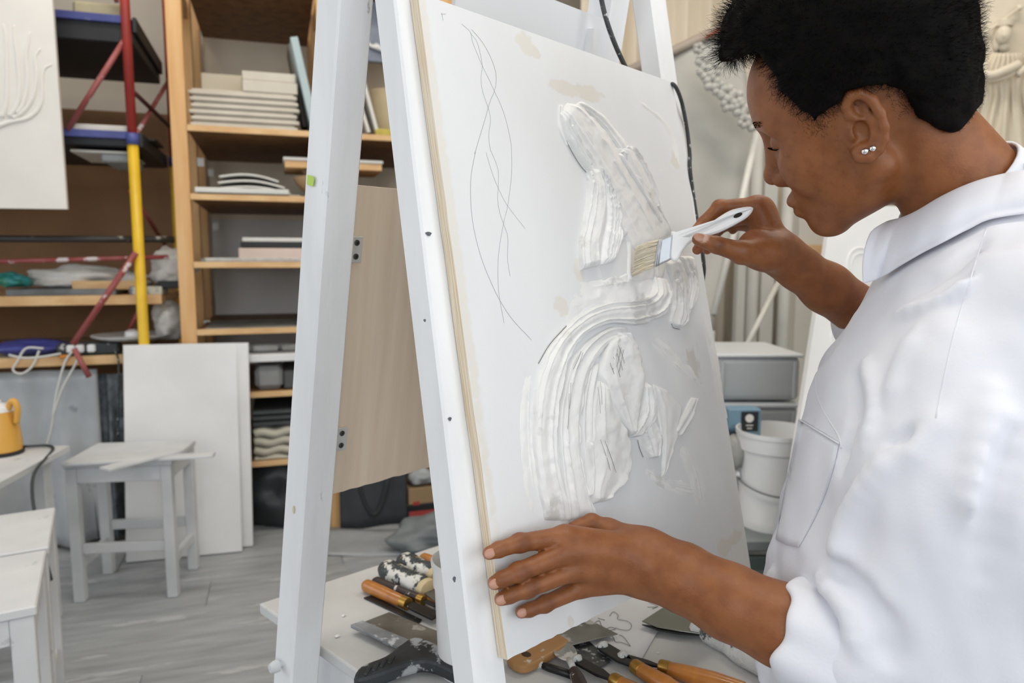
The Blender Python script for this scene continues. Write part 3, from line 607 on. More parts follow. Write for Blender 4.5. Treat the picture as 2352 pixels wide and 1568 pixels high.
# wide plastering blade with black handle
f, L = tframe('plastering_knife', (908, 1548), (966, 1446), .004, 'wide drywall knife with dark plaster-smeared steel blade and black grip', 'drywall knife')
o0 = np.array(f.matrix_world.translation); X = A(*[f.matrix_world[i][0] for i in range(3)]); Z = A(*[f.matrix_world[i][2] for i in range(3)])
def loc(px_): q = atZ(*px_, TZ) - o0; return (q @ X, q @ Z)
b4 = [loc(p) for p in ((806, 1455), (894, 1420), (1085, 1496), (1030, 1560), (945, 1522))]
blade('blade', b4, .0016, BLADES, f, .006)
st = [loc(p) for p in ((806, 1455), (832, 1445), (1040, 1532), (1030, 1560), (945, 1522))]
blade('spine', st, .005, mat('smeared_spine', '#94989e', .45, '#6c7076', 16, bump=.2, spots=[('#c6cad0', 26, .55), ('#3a3d41', 20, .60)]), f, .008)
gp = [loc(p) for p in ((915, 1522), (960, 1500), (1045, 1540), (1090, 1572), (1080, 1600), (1000, 1562), (950, 1560), (860, 1592), (815, 1600), (830, 1570), (885, 1546))]
prism('grip', [tuple(p) for p in catmull([A(*p) for p in gp] + [A(*gp[0])], 4)[:-1]], .020, GRIP, f, O=(0, .022, 0), ex=(1, 0, 0), ey=(0, 0, 1), bev=.005)
for k in range(4):
    c = loc((846 + k * 18, 1584 - k * 9)); box('grip_ridge', (c[0], .0225, c[1]), (.005, .004, .020), GRIP, f, .0015)

# tools on the near side of the panel
G_R = 'tools on the table in front of the panel'
f, L = tframe('wooden_scraper', (1174, 1542), (1292, 1482), .006, 'flat scraper with worn wooden handle and hanging hole at the panel corner', 'scraper', G_R)
hs = [(-.004, .000), (-.017, .004), (-.022, .018), (-.021, L * .5), (-.018, L * .85), (-.012, L), (.012, L), (.017, L * .85), (.020, L * .5), (.019, .018), (.013, .004)]
prism('handle', [tuple(p) for p in catmull([A(*p) for p in hs] + [A(*hs[0])], 4)[:-1]], .012, BEECH, f, O=(0, .008, 0), ex=(1, 0, 0), ey=(0, 0, 1), bev=.003)
prism('hanging_hole', [(.0075 * math.cos(t), .028 + .006 * math.sin(t)) for t in np.linspace(0, 2 * math.pi, 18, endpoint=False)], .0004, mat('hole_brown', '#4a3828', .9), f, O=(0, .0084, 0), ex=(1, 0, 0), ey=(0, 0, 1))
blade('blade', [(-.02, L - .005), (-.045, L + .07), (.045, L + .07), (.02, L - .005)], .0012, BLADES, f, .004)
f, L = tframe('steel_trowel', (1318, 1486), (1392, 1530), .003, 'speckled triangular steel trowel blade tucked under the paper', 'trowel', G_R)
blade('blade', [(-.026, 0), (-.012, L), (.012, L), (.026, 0)], .0014, mat('speckled_steel', '#4a4d4e', .45, '#5c6061', 60, metal=.6, spots=[('#b9bcbd', 90, .56)]), f)
# spoon-shaped modelling tool
f, L = tframe('modelling_spoon', (1287, 1494), (1330, 1585), .012, 'steel spoon modelling tool with plaster on its oval bowl', 'spoon', G_R)
V = []; F = []; n1, n2 = 10, 20
for i in range(n1):
    r = i / (n1 - 1)
    for k in range(n2):
        t = 2 * math.pi * k / n2; V.append((.016 * r * math.cos(t), .004 * r * r - .002, .024 + .024 * r * math.sin(t)))
for i in range(n1 - 1):
    for k in range(n2): F.append((i * n2 + k, i * n2 + (k + 1) % n2, (i + 1) * n2 + (k + 1) % n2, (i + 1) * n2 + k))
o = obj('bowl', V, F, mat('plastered_steel', '#a8aaab', .4, '#8f9192', 12, metal=.5, spots=[('#e6e6e4', 28, .50)]), f, True); s_ = o.modifiers.new('t', 'SOLIDIFY'); s_.thickness = .0015
tube('neck', [(0, 0, .046), (0, .003, .060), (0, 0, .075)], .0045, PLAST_H, f, 10)
handle('handle', [(.0005, .07), (.007, .072), (.009, .09), (.008, L + .03), (.0005, L + .035)], MAROON, f)
# thin black rasp
f, L = tframe('thin_rasp', (1236, 1532), (1325, 1562), .005, 'thin black rasp with plastered tip beside the spoon tool', 'rasp', G_R)
tube('shaft', [(0, 0, 0), (0, 0, L * .3), (0, 0, L)], [.0035, .0055, .0052], BLACKM, f, 8)
lathe('plaster_tip', [(.0005, -.012), (.005, -.006), (.006, .002), (.004, .008)], PLAST_H, f, 10)
# three spatulas with orange handles
def spatula(a, c, e, bw, lab, th=.004, curve=True):
    f, L = tframe('modelling_spatula', a, e, .010, lab, 'spatula', G_R)
    L1 = rodlen(a, c)
    blade('blade', [(-bw * .75, .002), (-bw, L1 * .15), (-bw * 1.02, L1 * .7), (-bw * .5, L1 * .96), (-.004, L1 + .008), (.004, L1 + .008), (bw * .5, L1 * .96), (bw * 1.02, L1 * .7), (bw, L1 * .15), (bw * .9, 0)], th, BLACKM, f, 0, .001)
    lathe('ferrule', [(.0085, L1), (.0098, L1 + .003), (.0100, L1 + .014), (.0094, L1 + .0145)], BRASS, f, 18)
    handle('handle', [(.0095, L1 + .014), (.0115, L1 + .04), (.0125, L1 + (L - L1) * .6), (.010, L - .006), (.0005, L)], ORWOOD, f)
    lathe('plaster_crust', [(.0005, -.004), (.006, .001), (.0085, .006), (.004, .012)], PLAST_H, f, 9, sx=1.2)
    return f
spatula((1378, 1496), (1440, 1549), (1585, 1625), .011, 'spatula with broad black blade and orange handle, middle of three on the table')
spatula((1422, 1520), (1504, 1556), (1720, 1604), .0055, 'spatula with slim black shank and orange handle, rightmost of three on the table')
spatula((1318, 1528), (1398, 1580), (1520, 1640), .0085, 'spatula with black blade and orange handle, leftmost of three at the frame bottom')
# big polished putty knife with a plaster caked handle
f, L = tframe('filling_knife', (1618, 1462), (1722, 1532), .012, 'broad polished filling knife with plaster-caked handle under the forearm', 'filling knife')
o0 = np.array(f.matrix_world.translation); X = A(*[f.matrix_world[i][0] for i in range(3)]); Z = A(*[f.matrix_world[i][2] for i in range(3)])
bl = [loc(p) for p in ((1474, 1444), (1545, 1397), (1602, 1398), (1655, 1440), (1640, 1478), (1560, 1467), (1510, 1458))]
blade('blade', bl, .0016, MIRROR, f, .000)
blade('blade_edge', [loc(p) for p in ((1474, 1447), (1510, 1460), (1560, 1469), (1628, 1474), (1560, 1462), (1510, 1453))], .0022, BLACKM, f, -.003)
handle('handle', [(.0005, .0), (.013, .003), (.0165, .012), (.0155, L * .35), (.013, L * .55), (.016, L * .85), (.012, L + .03), (.0005, L + .035)], PLAST_H, f, 1.1)
lathe('plaster_clump', [(.0005, -.012), (.010, -.008), (.013, .0), (.008, .008), (.0005, .012)], RELM, f, 12, c=(-.004, .002, -.004), sx=1.5)
# sheet of paper with a pencil sketch, running under the panel
pf = frame('sketch_paper', atZ(1380, 1450, TZ) + A(0, 0, .0015), A(1, 0, 0), A(0, 1, 0), A(0, 0, 1))
tag(pf, 'sheet of white paper with pencil sketch lying under the panel edge', 'paper')
o0 = np.array(pf.matrix_world.translation)
def pl(x, y): q = atZ(x, y, TZ + .0015) - o0; return q[:2]
c0, c1, c2, c3 = A(*pl(1240, 1461)), A(*pl(1463, 1532)), A(*pl(1543, 1396)), A(*pl(1420, 1340))
G = [[(*((c0 * (1 - s) + c1 * s) * (1 - t) + (c3 * (1 - s) + c2 * s) * t), .0006 + .0009 * math.sin(3 * s + 2 * t) ** 2) for t in np.linspace(0, 1, 10)] for s in np.linspace(0, 1, 10)]
sheet('page', G, mat('white_paper', '#e3e4e8', .7, '#dcdde1', 3), pf, .0003)
def sketch(pts):
    Q = catmull([A(*pl(1120 + x / 3.675, 1330 + y / 3.675)) for x, y in pts], 5); tube('pencil_stroke', [(*q, .0022) for q in Q], .00045, GRAPH, pf, 4)
sketch(((860, 365), (930, 400), (1010, 440), (1080, 430), (1040, 415), (1000, 430))); sketch(((930, 340), (990, 355))); sketch(((870, 400), (940, 360), (960, 400), (1010, 440), (1060, 500), (1080, 540), (1130, 545), (1205, 575)))
sketch(((1100, 350), (1180, 365), (1215, 400), (1190, 440), (1120, 435), (1080, 420))); sketch(((1030, 320), (1060, 285), (1100, 310), (1095, 345))); sketch(((1350, 245), (1440, 240), (1360, 205))); sketch(((1390, 260), (1440, 240))); sketch(((1110, 480), (1150, 500), (1205, 575)))
# crumbs of plaster on the table
for k, (x, y, r) in enumerate(((790, 1415, .0035), (700, 1480, .003), (1560, 1548, .006), (1598, 1556, .004), (1470, 1480, .003), (1512, 1500, .002), (775, 1462, .004), (970, 1330, .002))):
    c = atZ(x, y, TZ); rr = np.random.default_rng(k); 
    bm = bmesh.new(); bmesh.ops.create_icosphere(bm, subdivisions=1, radius=r)
    for v in bm.verts: v.co = Vector((v.co.x * rr.uniform(.6, 1.5), v.co.y * rr.uniform(.6, 1.5), v.co.z * .45 + r * .4))
    o = bm_obj('plaster_crumb', bm, RELM); o.location = tuple(c)
    tag(o, ['white plaster crumb left of the drywall knife', 'white plaster crumb near the table corner', 'curled plaster crumb on the table by the shirt', 'plaster crumb on the table closest to the shirt', 'plaster crumb on the sketch paper', 'plaster crumb beside the filling knife', 'plaster crumb beside the rear easel leg', 'tiny plaster crumb by the putty knives'][k], 'crumb', 'plaster crumbs on the table')
# ------------------------------------------------------------------ left background: shelving, scaffold, boards, stools
def S_(x, y, d): return ws(wall_at(x, y, d))[0]
def Z_(x, y, d): return ws(wall_at(x, y, d))[2]
def wbox(name, s0, s1, d0, d1, z0, z1, m, parent=None, bev=.0015):
    return box(name, wp((s0 + s1) / 2, (d0 + d1) / 2, (z0 + z1) / 2), (abs(s1 - s0), abs(d1 - d0), abs(z1 - z0)), m, parent, bev, ROT_W)
def wtube(name, pts, r, m, parent=None, sides=12): return tube(name, [wp(*p) for p in pts], r, m, parent, sides)

# open timber shelving
DF, DB = .46, -.42
SH = [(560, 300), (580, 455), (575, 608), (570, 760), (610, 905), (630, 1062)]
sL = S_(437, 450, DF); sM = S_(727, 60, DF); sR = sM + (sM - sL) * 1.02
shelf = thing('shelving_unit', wp((sL + sR) / 2, .25, 0), 'tall open pine shelving unit with brown board shelves', 'shelf')
pw_ = .058
for si, s in enumerate((sL - pw_, sM, sR)):
    for d in (DF - .022, .03, -.38):
        wbox('post', s, s + (pw_ if d > .4 else .05), d - .022, d + .022, 0, 2.75, PINE, shelf, .002)
    wbox('side_rail', s + .01, s + .04, .03, DF - .05, 2.2, 2.27, PINE, shelf)
shz = []
for k, (x, y) in enumerate(SH):
    z = Z_(x, y, DF); shz.append(z)
    wbox('shelf_board', sL, sM, DB, DF, z - .010, z + .010, OSB, shelf); wbox('shelf_board', sM + pw_, sR, DB, DF, z - .010, z + .010, OSB, shelf)
    wbox('shelf_edge', sL, sM, DF + .0005, DF + .006, z - .012, z + .012, PINEH, shelf); wbox('shelf_edge', sM + pw_, sR, DF + .0005, DF + .006, z - .012, z + .012, PINEH, shelf)
zt = Z_(600, -58, DF)
wbox('shelf_board', sL, sM, DB, DF, zt - .01, zt + .01, OSB, shelf); wbox('shelf_board', sM + pw_, sR, DB, DF, zt - .01, zt + .01, OSB, shelf)
CREAMB = mat('cream_back_board', '#efe4cf', .8, '#e6d9c2', 2)
wbox('back_sheet', sL, sR, -.44, -.43, shz[0] - .3, zt, CREAMB, shelf)
wbox('back_sheet', sL, sR, -.44, -.43, shz[4], shz[0] - .3, mat('grey_back_board', '#e6e4e0', .8, '#dcdad5', 3), shelf)
TAGM = mat('white_tag', '#eceae4', .5)
for (x, y, d) in ((461, 372, .055), (485, 397, -.355), (495, 520, -.355), (470, 602, .055), (476, 745, .055), (503, 741, -.355), (560, 738, -.43)):
    p = wall_at(x, y, d + .004); s, _, z = ws(p); wbox('paper_tag', s - .014, s + .014, d + .001, d + .003, z - .018, z + .018, TAGM, shelf, 0)

GYP = mat('gypsum_slab', '#cfc8bb', .8, '#c2baac', 6, bump=.1)
GYPW = mat('plaster_piece', '#dcd9d4', .7, '#cfccc6', 6, bump=.05)
def on(name, x0, x1, y0, y1, d0, d1, m, label, cat, group=None, zmin=None, bev=.003):
    """a box-like thing that fills pixels x0..x1, y0..y1 at its front face d1"""
    s0, s1 = S_(x0, (y0 + y1) / 2, d1), S_(x1, (y0 + y1) / 2, d1); z1, z0 = Z_((x0 + x1) / 2, y0, d1), Z_((x0 + x1) / 2, y1, d1)
    if zmin is not None: z0 = zmin
    o = wbox(name, s0, s1, d0, d1, z0, z1, m, None, bev); tag(o, label, cat, group); return o
# stack of cast gypsum slabs: each slab has a lipped edge
zc = shz[0] + .011
ordn = ['bottom', 'second from the bottom', 'third from the bottom', 'fourth from the bottom', 'fifth from the bottom', 'sixth from the bottom']
for k in range(6):
    h = .0245; dx = [0, 3, -1, 4, 2, 0][k]
    s0, s1 = S_(434 + dx, 250, .44), S_(683 + dx * 1.2, 250, .44); s0 = max(s0, sL + .002)
    t = thing('gypsum_slab', wp((s0 + s1) / 2, .3, zc), f'grooved beige gypsum slab in the shelf stack, {ordn[k]}', 'slab', 'gypsum slabs stacked on the shelf')
    wbox('slab', s0, s1, .14, .442, zc + .0005, zc + h * .62, GYP, t, .004); wbox('lip', s0 + .01, s1 - .012, .15, .432, zc + h * .62, zc + h - .0005, GYP, t, .003); zc += h
zs6 = zc
on('gypsum_block', 557, 683, 187, 205, .20, .435, GYP, 'beige gypsum block lying on the slab stack', 'block', zmin=zs6 + .0005)
zb = Z_(620, 187, .435)
on('gypsum_block', 556, 679, 166, 187, .21, .43, GYP, 'beige gypsum block topmost on the slab stack', 'block', zmin=zb + .0008)
on('cardboard_sheet', 462, 556, 170, 205, .22, .235, mat('grey_card', '#c9bfab', .8), 'cardboard sheet standing on the slab stack', 'cardboard', zmin=zs6 + .001)
# leaning boards right of the slabs
def lean(name, x0, y0, x1, y1, w, d0, d1, m, label, cat='board'):
    """a board standing on edge, its front edge running from pixel (x0,y0) foot to (x1,y1) top, w thick"""
    a = wall_at(x0, y0, d1); b = wall_at(x1, y1, d1); z = nrm(b - a); x = nrm(np.cross(z, -WN)) ; L = np.linalg.norm(b - a)
    c = (a + b) / 2 - WN * (d1 - d0) / 2
    o = box(name, c, (w, d1 - d0, L), m, None, .002, np.stack([x, np.cross(z, x), z], 1)); tag(o, label, cat); return o
lean('blue_grey_board', 722, 288, 675, 84, .030, .12, .45, mat('pale_blue_board', '#aebfc2', .6, '#a2b3b6', 4), 'pale blue-grey board leaning beside the gypsum slabs')
lean('dark_board', 700, 290, 664, 100, .014, .10, .30, mat('grey_brown_board', '#6b675e', .7), 'dark grey board leaning behind the pale blue board')
lean('white_lath', 868, 306, 826, 150, .014, .14, .44, GYPW, 'white slat leaning between the easel legs, right one', 'slat')
lean('white_lath', 848, 304, 800, 150, .014, .14, .44, GYPW, 'white slat leaning between the easel legs, left one', 'slat')
# rolled beige sheet and blue textured picture seen between the easel legs
rp = wall_at(895, 215, .30)
roll = thing('rolled_canvas', (rp[0], rp[1], shz[0]), 'large beige stained canvas roll standing on the shelf', 'canvas roll')
lathe('roll', [(.0005, 0), (.10, 0), (.105, .01), (.105, .20), (.10, .21), (.088, .212), (.085, .19), (.0005, .19)], mat('stained_canvas', '#b7a888', .8, '#a69678', 5, spots=[('#5c5240', 9, .63)]), roll, 36, (rp[0], rp[1], shz[0] + .012))
pp = wall_at(866, 70, .335); zt2 = Z_(866, 142, .335)
pic = thing('textured_picture', (pp[0], pp[1], zt2), 'blue-grey textured picture with a plaster leaf on the shelf', 'picture')
s_, _, _ = ws(pp)
wbox('picture_board', s_ - .12, s_ + .13, .31, .335, zt2, zt2 + .34, mat('blue_grey_texture', '#8f96a4', .7, '#6f7686', 9, detail=9, bump=.3, spots=[('#aab0bb', 12, .58)]), pic)
lf = wall_at(862, 100, .34)
for k in range(7):
    t = k / 6; p0 = wall_at(843 + 5 * k, 92 + 3 * k + 6 * math.sin(k), .338); p1 = wall_at(848 + 5 * k, 108 + 2 * k, .345)
    tube('plaster_leaf', [p0, (p0 + p1) / 2 + WN * .006, p1], [.004, .009, .003], RELM, pic, 6)
lf2 = wall_at(880, 300, .42); o = box('yellow_sponge', (lf2[0], lf2[1], shz[0] + .026), (.07, .05, .03), mat('sponge', '#c8b95c', .9, '#b5a650', 30, bump=.3), None, .006, ROT_W, 2); tag(o, 'small yellow sponge on the shelf by the canvas roll', 'sponge')

# curved plaster plates
PLATE = mat('plaster_plate', '#dbdad5', .6, '#cfcec9', 6)
for k in range(3):
    x0, x1, y = (503, 640, 404 + 14 * k); lab = ['topmost', 'middle', 'lowest'][k]
    a = S_(x0 - 3 * k, y, .40); b = S_(x1 + 14 * k, y + 8, .40); z = Z_(560, y, .40)
    G = [[wp(a + (b - a) * t, .16 + .24 * r, z + .022 * math.sin(t * math.pi * (.9)) - .020 * t - .006 * (2 * r - 1) ** 2) for r in np.linspace(0, 1, 6)] for t in np.linspace(0, 1, 24)]
    o = sheet('curved_plate', G, PLATE, None, .008); tag(o, f'curved white plaster plate on the shelf, {lab} of three', 'plate', 'curved plates on the shelf')
z_ = shz[1] + .011
on('plaster_strip', 447, 664, 432, 444, .17, .47, PLATE, 'long white plaster strip poking past the shelf post', 'strip')
on('plaster_offcuts', 490, 690, 445, 452, .10, .44, mat('plaster_rubble', '#b8b1a4', .9, '#9f988b', 20, bump=.4), 'layer of broken plaster offcuts under the curved plates', 'offcuts', zmin=z_)
# bowls with a tray
CLAY = mat('clay_bowl', '#d3b48c', .6, '#c5a57c', 6)
def bowl(name, x, y, d, r, h, m, label):
    p = wall_at(x, y, d); t = thing(name, (p[0], p[1], p[2]), label, 'bowl')
    lathe('bowl', [(.0005, 0), (r * .45, 0), (r * .55, h * .12), (r * .85, h * .6), (r, h), (r * .97, h + .003), (r * .82, h * .65), (r * .5, h * .2), (.0005, h * .15)], m, t, 40, p); return p
pb = bowl('clay_bowl', 742, 452, .30, .125, .075, CLAY, 'beige clay bowl at the bottom of the bowl stack on the shelf')
pb2 = pb + A(0, 0, .078); t = thing('clay_bowl', tuple(pb2), 'pinkish clay bowl under the white tray on the shelf', 'bowl')
lathe('bowl', [(.0005, 0), (.06, 0), (.075, .012), (.10, .05), (.135, .062), (.132, .066), (.09, .052), (.0005, .02)], mat('pink_clay', '#d8bb9f', .6, '#c9a98c', 6), t, 40, pb2)
s0, s1 = S_(650, 360, .42), S_(880, 360, .42); zt3 = Z_(760, 372, .42)
t = thing('shelf_tray', wp((s0 + s1) / 2, .3, zt3), 'white-topped wooden tray resting on the clay bowls', 'tray')
wbox('tray_base', s0 + .006, s1 - .006, .16, .415, zt3 - .028, zt3, PINEH, t); wbox('tray_top', s0, s1, .15, .42, zt3 + .0005, zt3 + .014, PLATE, t, .003)
# framed pieces on the third shelf
zf = shz[2] + .011
on('wrapped_panel', 548, 760, 570, 592, .12, .43, mat('pink_wrap', '#d9c7bd', .6, '#cdb9ae', 6), 'flat panel in pinkish wrapping on the third shelf', 'panel', zmin=zf + .012)
on('bubble_wrap_sheet', 470, 760, 592, 604, .06, .44, mat('bubble_film', '#c6c4c0', .5, '#b5b3ae', 40, bump=.5), 'crumpled bubble film spread on the third shelf', 'film', zmin=zf)
zw = Z_(640, 570, .43) + .001
on('framed_picture', 553, 760, 556, 570, .13, .42, DARK, 'dark framed board lying on the wrapped panel', 'frame', zmin=zw)
on('white_frame_board', 556, 760, 546, 556, .14, .42, PLATE, 'white board lying on the dark frame', 'board', zmin=Z_(640, 556, .42) + .001)
on('dusty_strip', 470, 760, 752, 758, .05, .44, mat('grey_dust', '#8f8d88', .9, '#77756f', 14, bump=.4), 'dusty grey offcut strip on the fourth shelf', 'strip', zmin=shz[3] + .0105)
# lower shelves: white shelf, rolled cloth, trays
on('white_plank', 560, 720, 813, 830, .05, .47, PLASTW, 'white plank used as a low shelf', 'plank')
zl = Z_(640, 813, .47)
for k in range(6):
    p = wp(S_(588 + 22 * k, 800, .42), .36 + .03 * math.sin(k * 2), zl + .018)
    o = lathe('cloth_roll', [(.0005, -.05), (.014, -.048), (.0165, 0), (.014, .048), (.0005, .05)], mat('dusty_cloth', '#b4b4b2', .9, '#93938f', 12, bump=.4), None, 14, p, np.stack([WN, A(0, 0, 1), WD], 1)); tag(o, f'small rolled dusty cloth on the white plank, {["first", "second", "third", "fourth", "fifth", "sixth"][k]} from the left', 'cloth', 'cloth rolls on the white plank')
on('grey_bundle', 585, 650, 842, 895, .15, .42, mat('grey_cloth_bundle', '#8c8e8e', .9, '#a7a9a8', 5, bump=.3), 'grey folded cloth bundle on the lower shelf', 'bundle', zmin=shz[4] + .0112, bev=.02)
on('dark_crate', 652, 720, 850, 896, .10, .42, mat('dark_grey_crate', '#5b5e5e', .7), 'dark grey crate on the lower shelf', 'crate', zmin=shz[4] + .0112, bev=.006)
DKSTR = mat('dark_slate', '#4a4f50', .6, '#3b4041', 5)
for k in range(3):
    on('slate_sheet', 580, 720, 940 + 13 * k, 949 + 13 * k, .12, .43 - .006 * k, DKSTR, f'dark slate sheet on the bottom shelves, {["topmost", "middle", "lowest"][k]} of three', 'sheet', 'slate sheets', bev=.001)
for k in range(4):
    x0 = 583; y = 985 + 20 * k
    a, b = S_(x0, y, .43), S_(725, y, .43); z1 = Z_(640, y, .43); z0 = Z_(640, y + 18, .43); n_ = 30
    G = [[wp(a + (b - a) * t, .14 + .29 * r, (z1 + z0) / 2 + .006 * math.sin(t * 14 + k)) for r in np.linspace(0, 1, 4)] for t in np.linspace(0, 1, n_)]
    o = sheet('wavy_felt', G, mat('cream_felt', '#c9c5b6', .9, '#b9b5a6', 8), None, abs(z1 - z0) * .8); tag(o, f'folded cream felt sheet on the bottom shelf, {["topmost", "second from the top", "third from the top", "lowest"][k]} of four', 'felt', 'felt sheets')
# dark bags under the shelving
def blob(name, c, r, m, seed=0, sub=4, amp=.18, scale=9, flat=1.0, parent=None):
    bm = bmesh.new(); bmesh.ops.create_icosphere(bm, subdivisions=sub, radius=1.0)
    V = np.array([v.co[:] for v in bm.verts]); nz = fbm(V + seed * 3.1, scale / 6, 4)
    V = V * (1 + amp * nz)[:, None]; V[:, 2] = np.maximum(V[:, 2], -.8)
    V = V * np.asarray(r)
    for v, q in zip(bm.verts, V): v.co = Vector([float(x) for x in q])
    o = bm_obj(name, bm, m, parent, True); o.location = tuple(float(x) for x in c); return o
DPLA = mat('dark_plastic_bag', '#33373a', .4, '#22262a', 6, bump=.3)
p = wall_at(640, 1170, .30); tag(blob('rubbish_bag', (p[0], p[1], .14), (.19, .14, .17), DPLA, 1), 'crumpled dark plastic bag under the shelving', 'bag')
p = wall_at(935, 1130, .35)
bagt = thing('carrier_bag', (*wall_at(860, 1215, .5)[:2], 0), 'black fabric carrier bag standing under the plywood sheet', 'bag')
s0, s1, z0, z1 = S_(782, 1215, .5), S_(935, 1215, .5), 0.0, Z_(860, 1075, .5)
BAGM = mat('black_fabric', '#3d4145', .8, '#33373b', 12)
G = [[wp(s0 + (s1 - s0) * t, .5 - .008 * math.cos(t * 9), z) for z in np.linspace(0.001, z1 + .05, 8)] for t in np.linspace(0, 1, 16)]
sheet('front', G, BAGM, bagt, .004)
wbox('body', s0 + .004, s1 - .004, .36, .49, .001, z1 + .03, BAGM, bagt, .01)
hm = [wp(s0 + (s1 - s0) * t, .507 + .004 * math.sin(t * 3), Z_(860, 1100, .5) - .155 * math.sin(math.pi * (t - .28) / .44) ** .8 if .28 < t < .72 else Z_(860, 1090, .5)) for t in np.linspace(.28, .72, 24)]
tube('handle', hm, .011, mat('bag_strap', '#2b2e31', .7), bagt, 6, .25, up=WN)
s0, s1 = S_(938, 1160, .5), S_(1010, 1160, .5)
cb = thing('cardboard_box', wp((s0 + s1) / 2, .4, 0), 'brown cardboard box with red stripe behind the easel leg', 'box')
wbox('carton', s0, s1 + .12, .25, .5, .08, Z_(970, 1120, .5), mat('carton', '#a58a68', .8, '#98805f', 6), cb, .003); wbox('red_stripe', s0 + .002, s1 + .118, .5005, .5015, Z_(970, 1185, .5), Z_(970, 1172, .5), mat('carton_red', '#a8403a', .7), cb, 0); wbox('red_print', s0 + .02, s0 + .05, .5005, .5015, Z_(970, 1158, .5), Z_(970, 1150, .5), mat('carton_red', '#a8403a', .7), cb, 0)
wbox('plinth', s0 - .02, s1 + .14, .24, .5, .0, .08, DARK, cb, .003)
tag(blob('crumpled_paper', wall_at(970, 1095, .45), (.06, .05, .035), mat('grey_paper', '#c3c7ca', .7, '#9fa4a8', 10, bump=.4), 4, 3, .3), 'crumpled grey paper on top of the cardboard box', 'paper')
tag(blob('grey_tarpaulin', (*atZ(990, 1255, 0)[:2], .05), (.16, .12, .07), mat('tarp', '#7f8588', .5, '#6b7174', 8, bump=.3), 9, 4, .3), 'crumpled grey tarpaulin on the floor behind the table', 'tarpaulin')
q = atZ(840, 1250, 0); G = [[(q[0] - .28 + .6 * a + .05 * b, q[1] - .12 + .28 * b, .004 + .003 * math.sin(9 * a + 7 * b)) for b in np.linspace(0, 1, 8)] for a in np.linspace(0, 1, 14)]
tag(sheet('dust_sheet', G, mat('grey_dust_sheet', '#a9adb0', .8, '#989ca0', 8), None, .002), 'flat grey dust sheet on the floor behind the easel legs', 'dust sheet')
p = wall_at(775, 1185, .42); o = wbox('white_carton', S_(757, 1185, .42), S_(782, 1185, .42), .25, .42, 0.001, Z_(770, 1155, .42), PLASTW); tag(o, 'narrow white carton standing left of the black bag', 'carton')

# white boards leaning against the shelving
def leaning(name, px4, label, th=.016):
    """board given by its foot (two floor pixels) and two upper pixels at distance d"""
    a, b = atZ(*px4[0], 0), atZ(*px4[1], 0); d = .50
    c = wall_at(*px4[2], d); e = wall_at(*px4[3], d)
    o = thing(name, tuple((a + b) / 2), label, 'board', 'boards leaning on the shelving')
    nn = nrm(np.cross(b - a, c - a)); nn = nn if nn @ WN > 0 else -nn
    V = [a, b, e, c] + [v - nn * th for v in (a, b, e, c)]; V = [v + A(0, 0, th * .3) for v in V]
    F = [(0, 1, 2, 3), (7, 6, 5, 4), (0, 4, 5, 1), (1, 5, 6, 2), (2, 6, 7, 3), (3, 7, 4, 0)]
    obj('panel', V, F, BOARDW, o); return o
leaning('leaning_board', ((290, 1294), (556, 1268), (283, 795), (542, 790)), 'wide white board leaning on the shelving behind the stool')
leaning('leaning_board', ((400, 1272), (581, 1256), (400, 793), (570, 790)), 'white board behind the wide one, its right edge showing', .018)

# ------------------------------------------------------------------ scaffold
RED = mat('red_paint', '#a8342a', .4, '#93302a', 12, spots=[('#c9b8b8', 25, .70)]); YEL = mat('yellow_paint', '#e6bd2c', .4, '#d8ae24', 12, spots=[('#e8e0c0', 30, .70)])
REDD = mat('dusty_red', '#8c3a38', .5, '#a05a58', 10, spots=[('#cfc3c4', 12, .58)])
BLUEP = mat('blue_paint', '#39407c', .45, '#4a5292', 9, spots=[('#b9bccb', 14, .62)])
DS, DSB = .475, -.16
scf = thing('scaffold', wp(S_(310, 500, DS), .3, 0), 'red and yellow tubular scaffold tower with dark decks', 'scaffold')
def sp(x, y, d): p = wall_at(x, y, d); return p
a, b, c = sp(286, -40, DS), sp(304, 314, DS), sp(331, 800, DS)
sFr = ws(b)[0]; sBk = S_(396, 300, DSB)
zj = ws(b)[2]
def pole(s, d, r=.0185):
    wtube('red_pole', [(s, d, zj), (s, d, 2.7)], r * .92, RED, scf, 14); wtube('yellow_pole', [(s, d, 0), (s, d, zj - .02)], r * 1.05, YEL, scf, 14)
    wtube('coupler', [(s, d, zj - .03), (s, d, zj + .012)], r * 1.25, BLUEP, scf, 14)
pole(sFr, DS); pole(sBk, DSB)
sLe = sFr - 1.5
pole(sLe, DS); pole(sLe, DSB)
def deck(zf, th, m_edge):
    wbox('deck', sLe, sFr + .02, DSB - .02, DS - .01, zf - th, zf, DARK, scf, .004)
    wbox('deck_edge', sLe, sFr + .01, DS - .008, DS + .004, zf - .022, zf + .006, m_edge, scf, .002)
    wbox('deck_end', sFr + .021, sFr + .035, DSB, DS, zf - .05, zf + .004, DARK, scf, .002)
zd1 = Z_(240, 36, DS); zd2 = Z_(240, 303, DS)
deck(zd1, .09, BLUEP); deck(zd2, .05, BLUEP)
def brace(p0, p1, m=REDD, r=.009): tube('brace', [p0, p1], r, m, scf, 10)
brace(sp(155, 298, DS), sp(286, 92, DS), REDD, .0105)
brace(sp(303, 325, DS), sp(398, 168, DSB), REDD); brace(sp(308, 212, DS), sp(400, 300, DSB), mat('dark_red', '#4a2424', .5)); brace(sp(268, 5, DS), sp(255, -40, DS), REDD, .008)
brace(sp(168, 790, DS + .02), sp(312, 580, DS + .02), REDD, .0115); brace(sp(170, 800, DS + .03), sp(205, 866, DS + .03), REDD, .010)
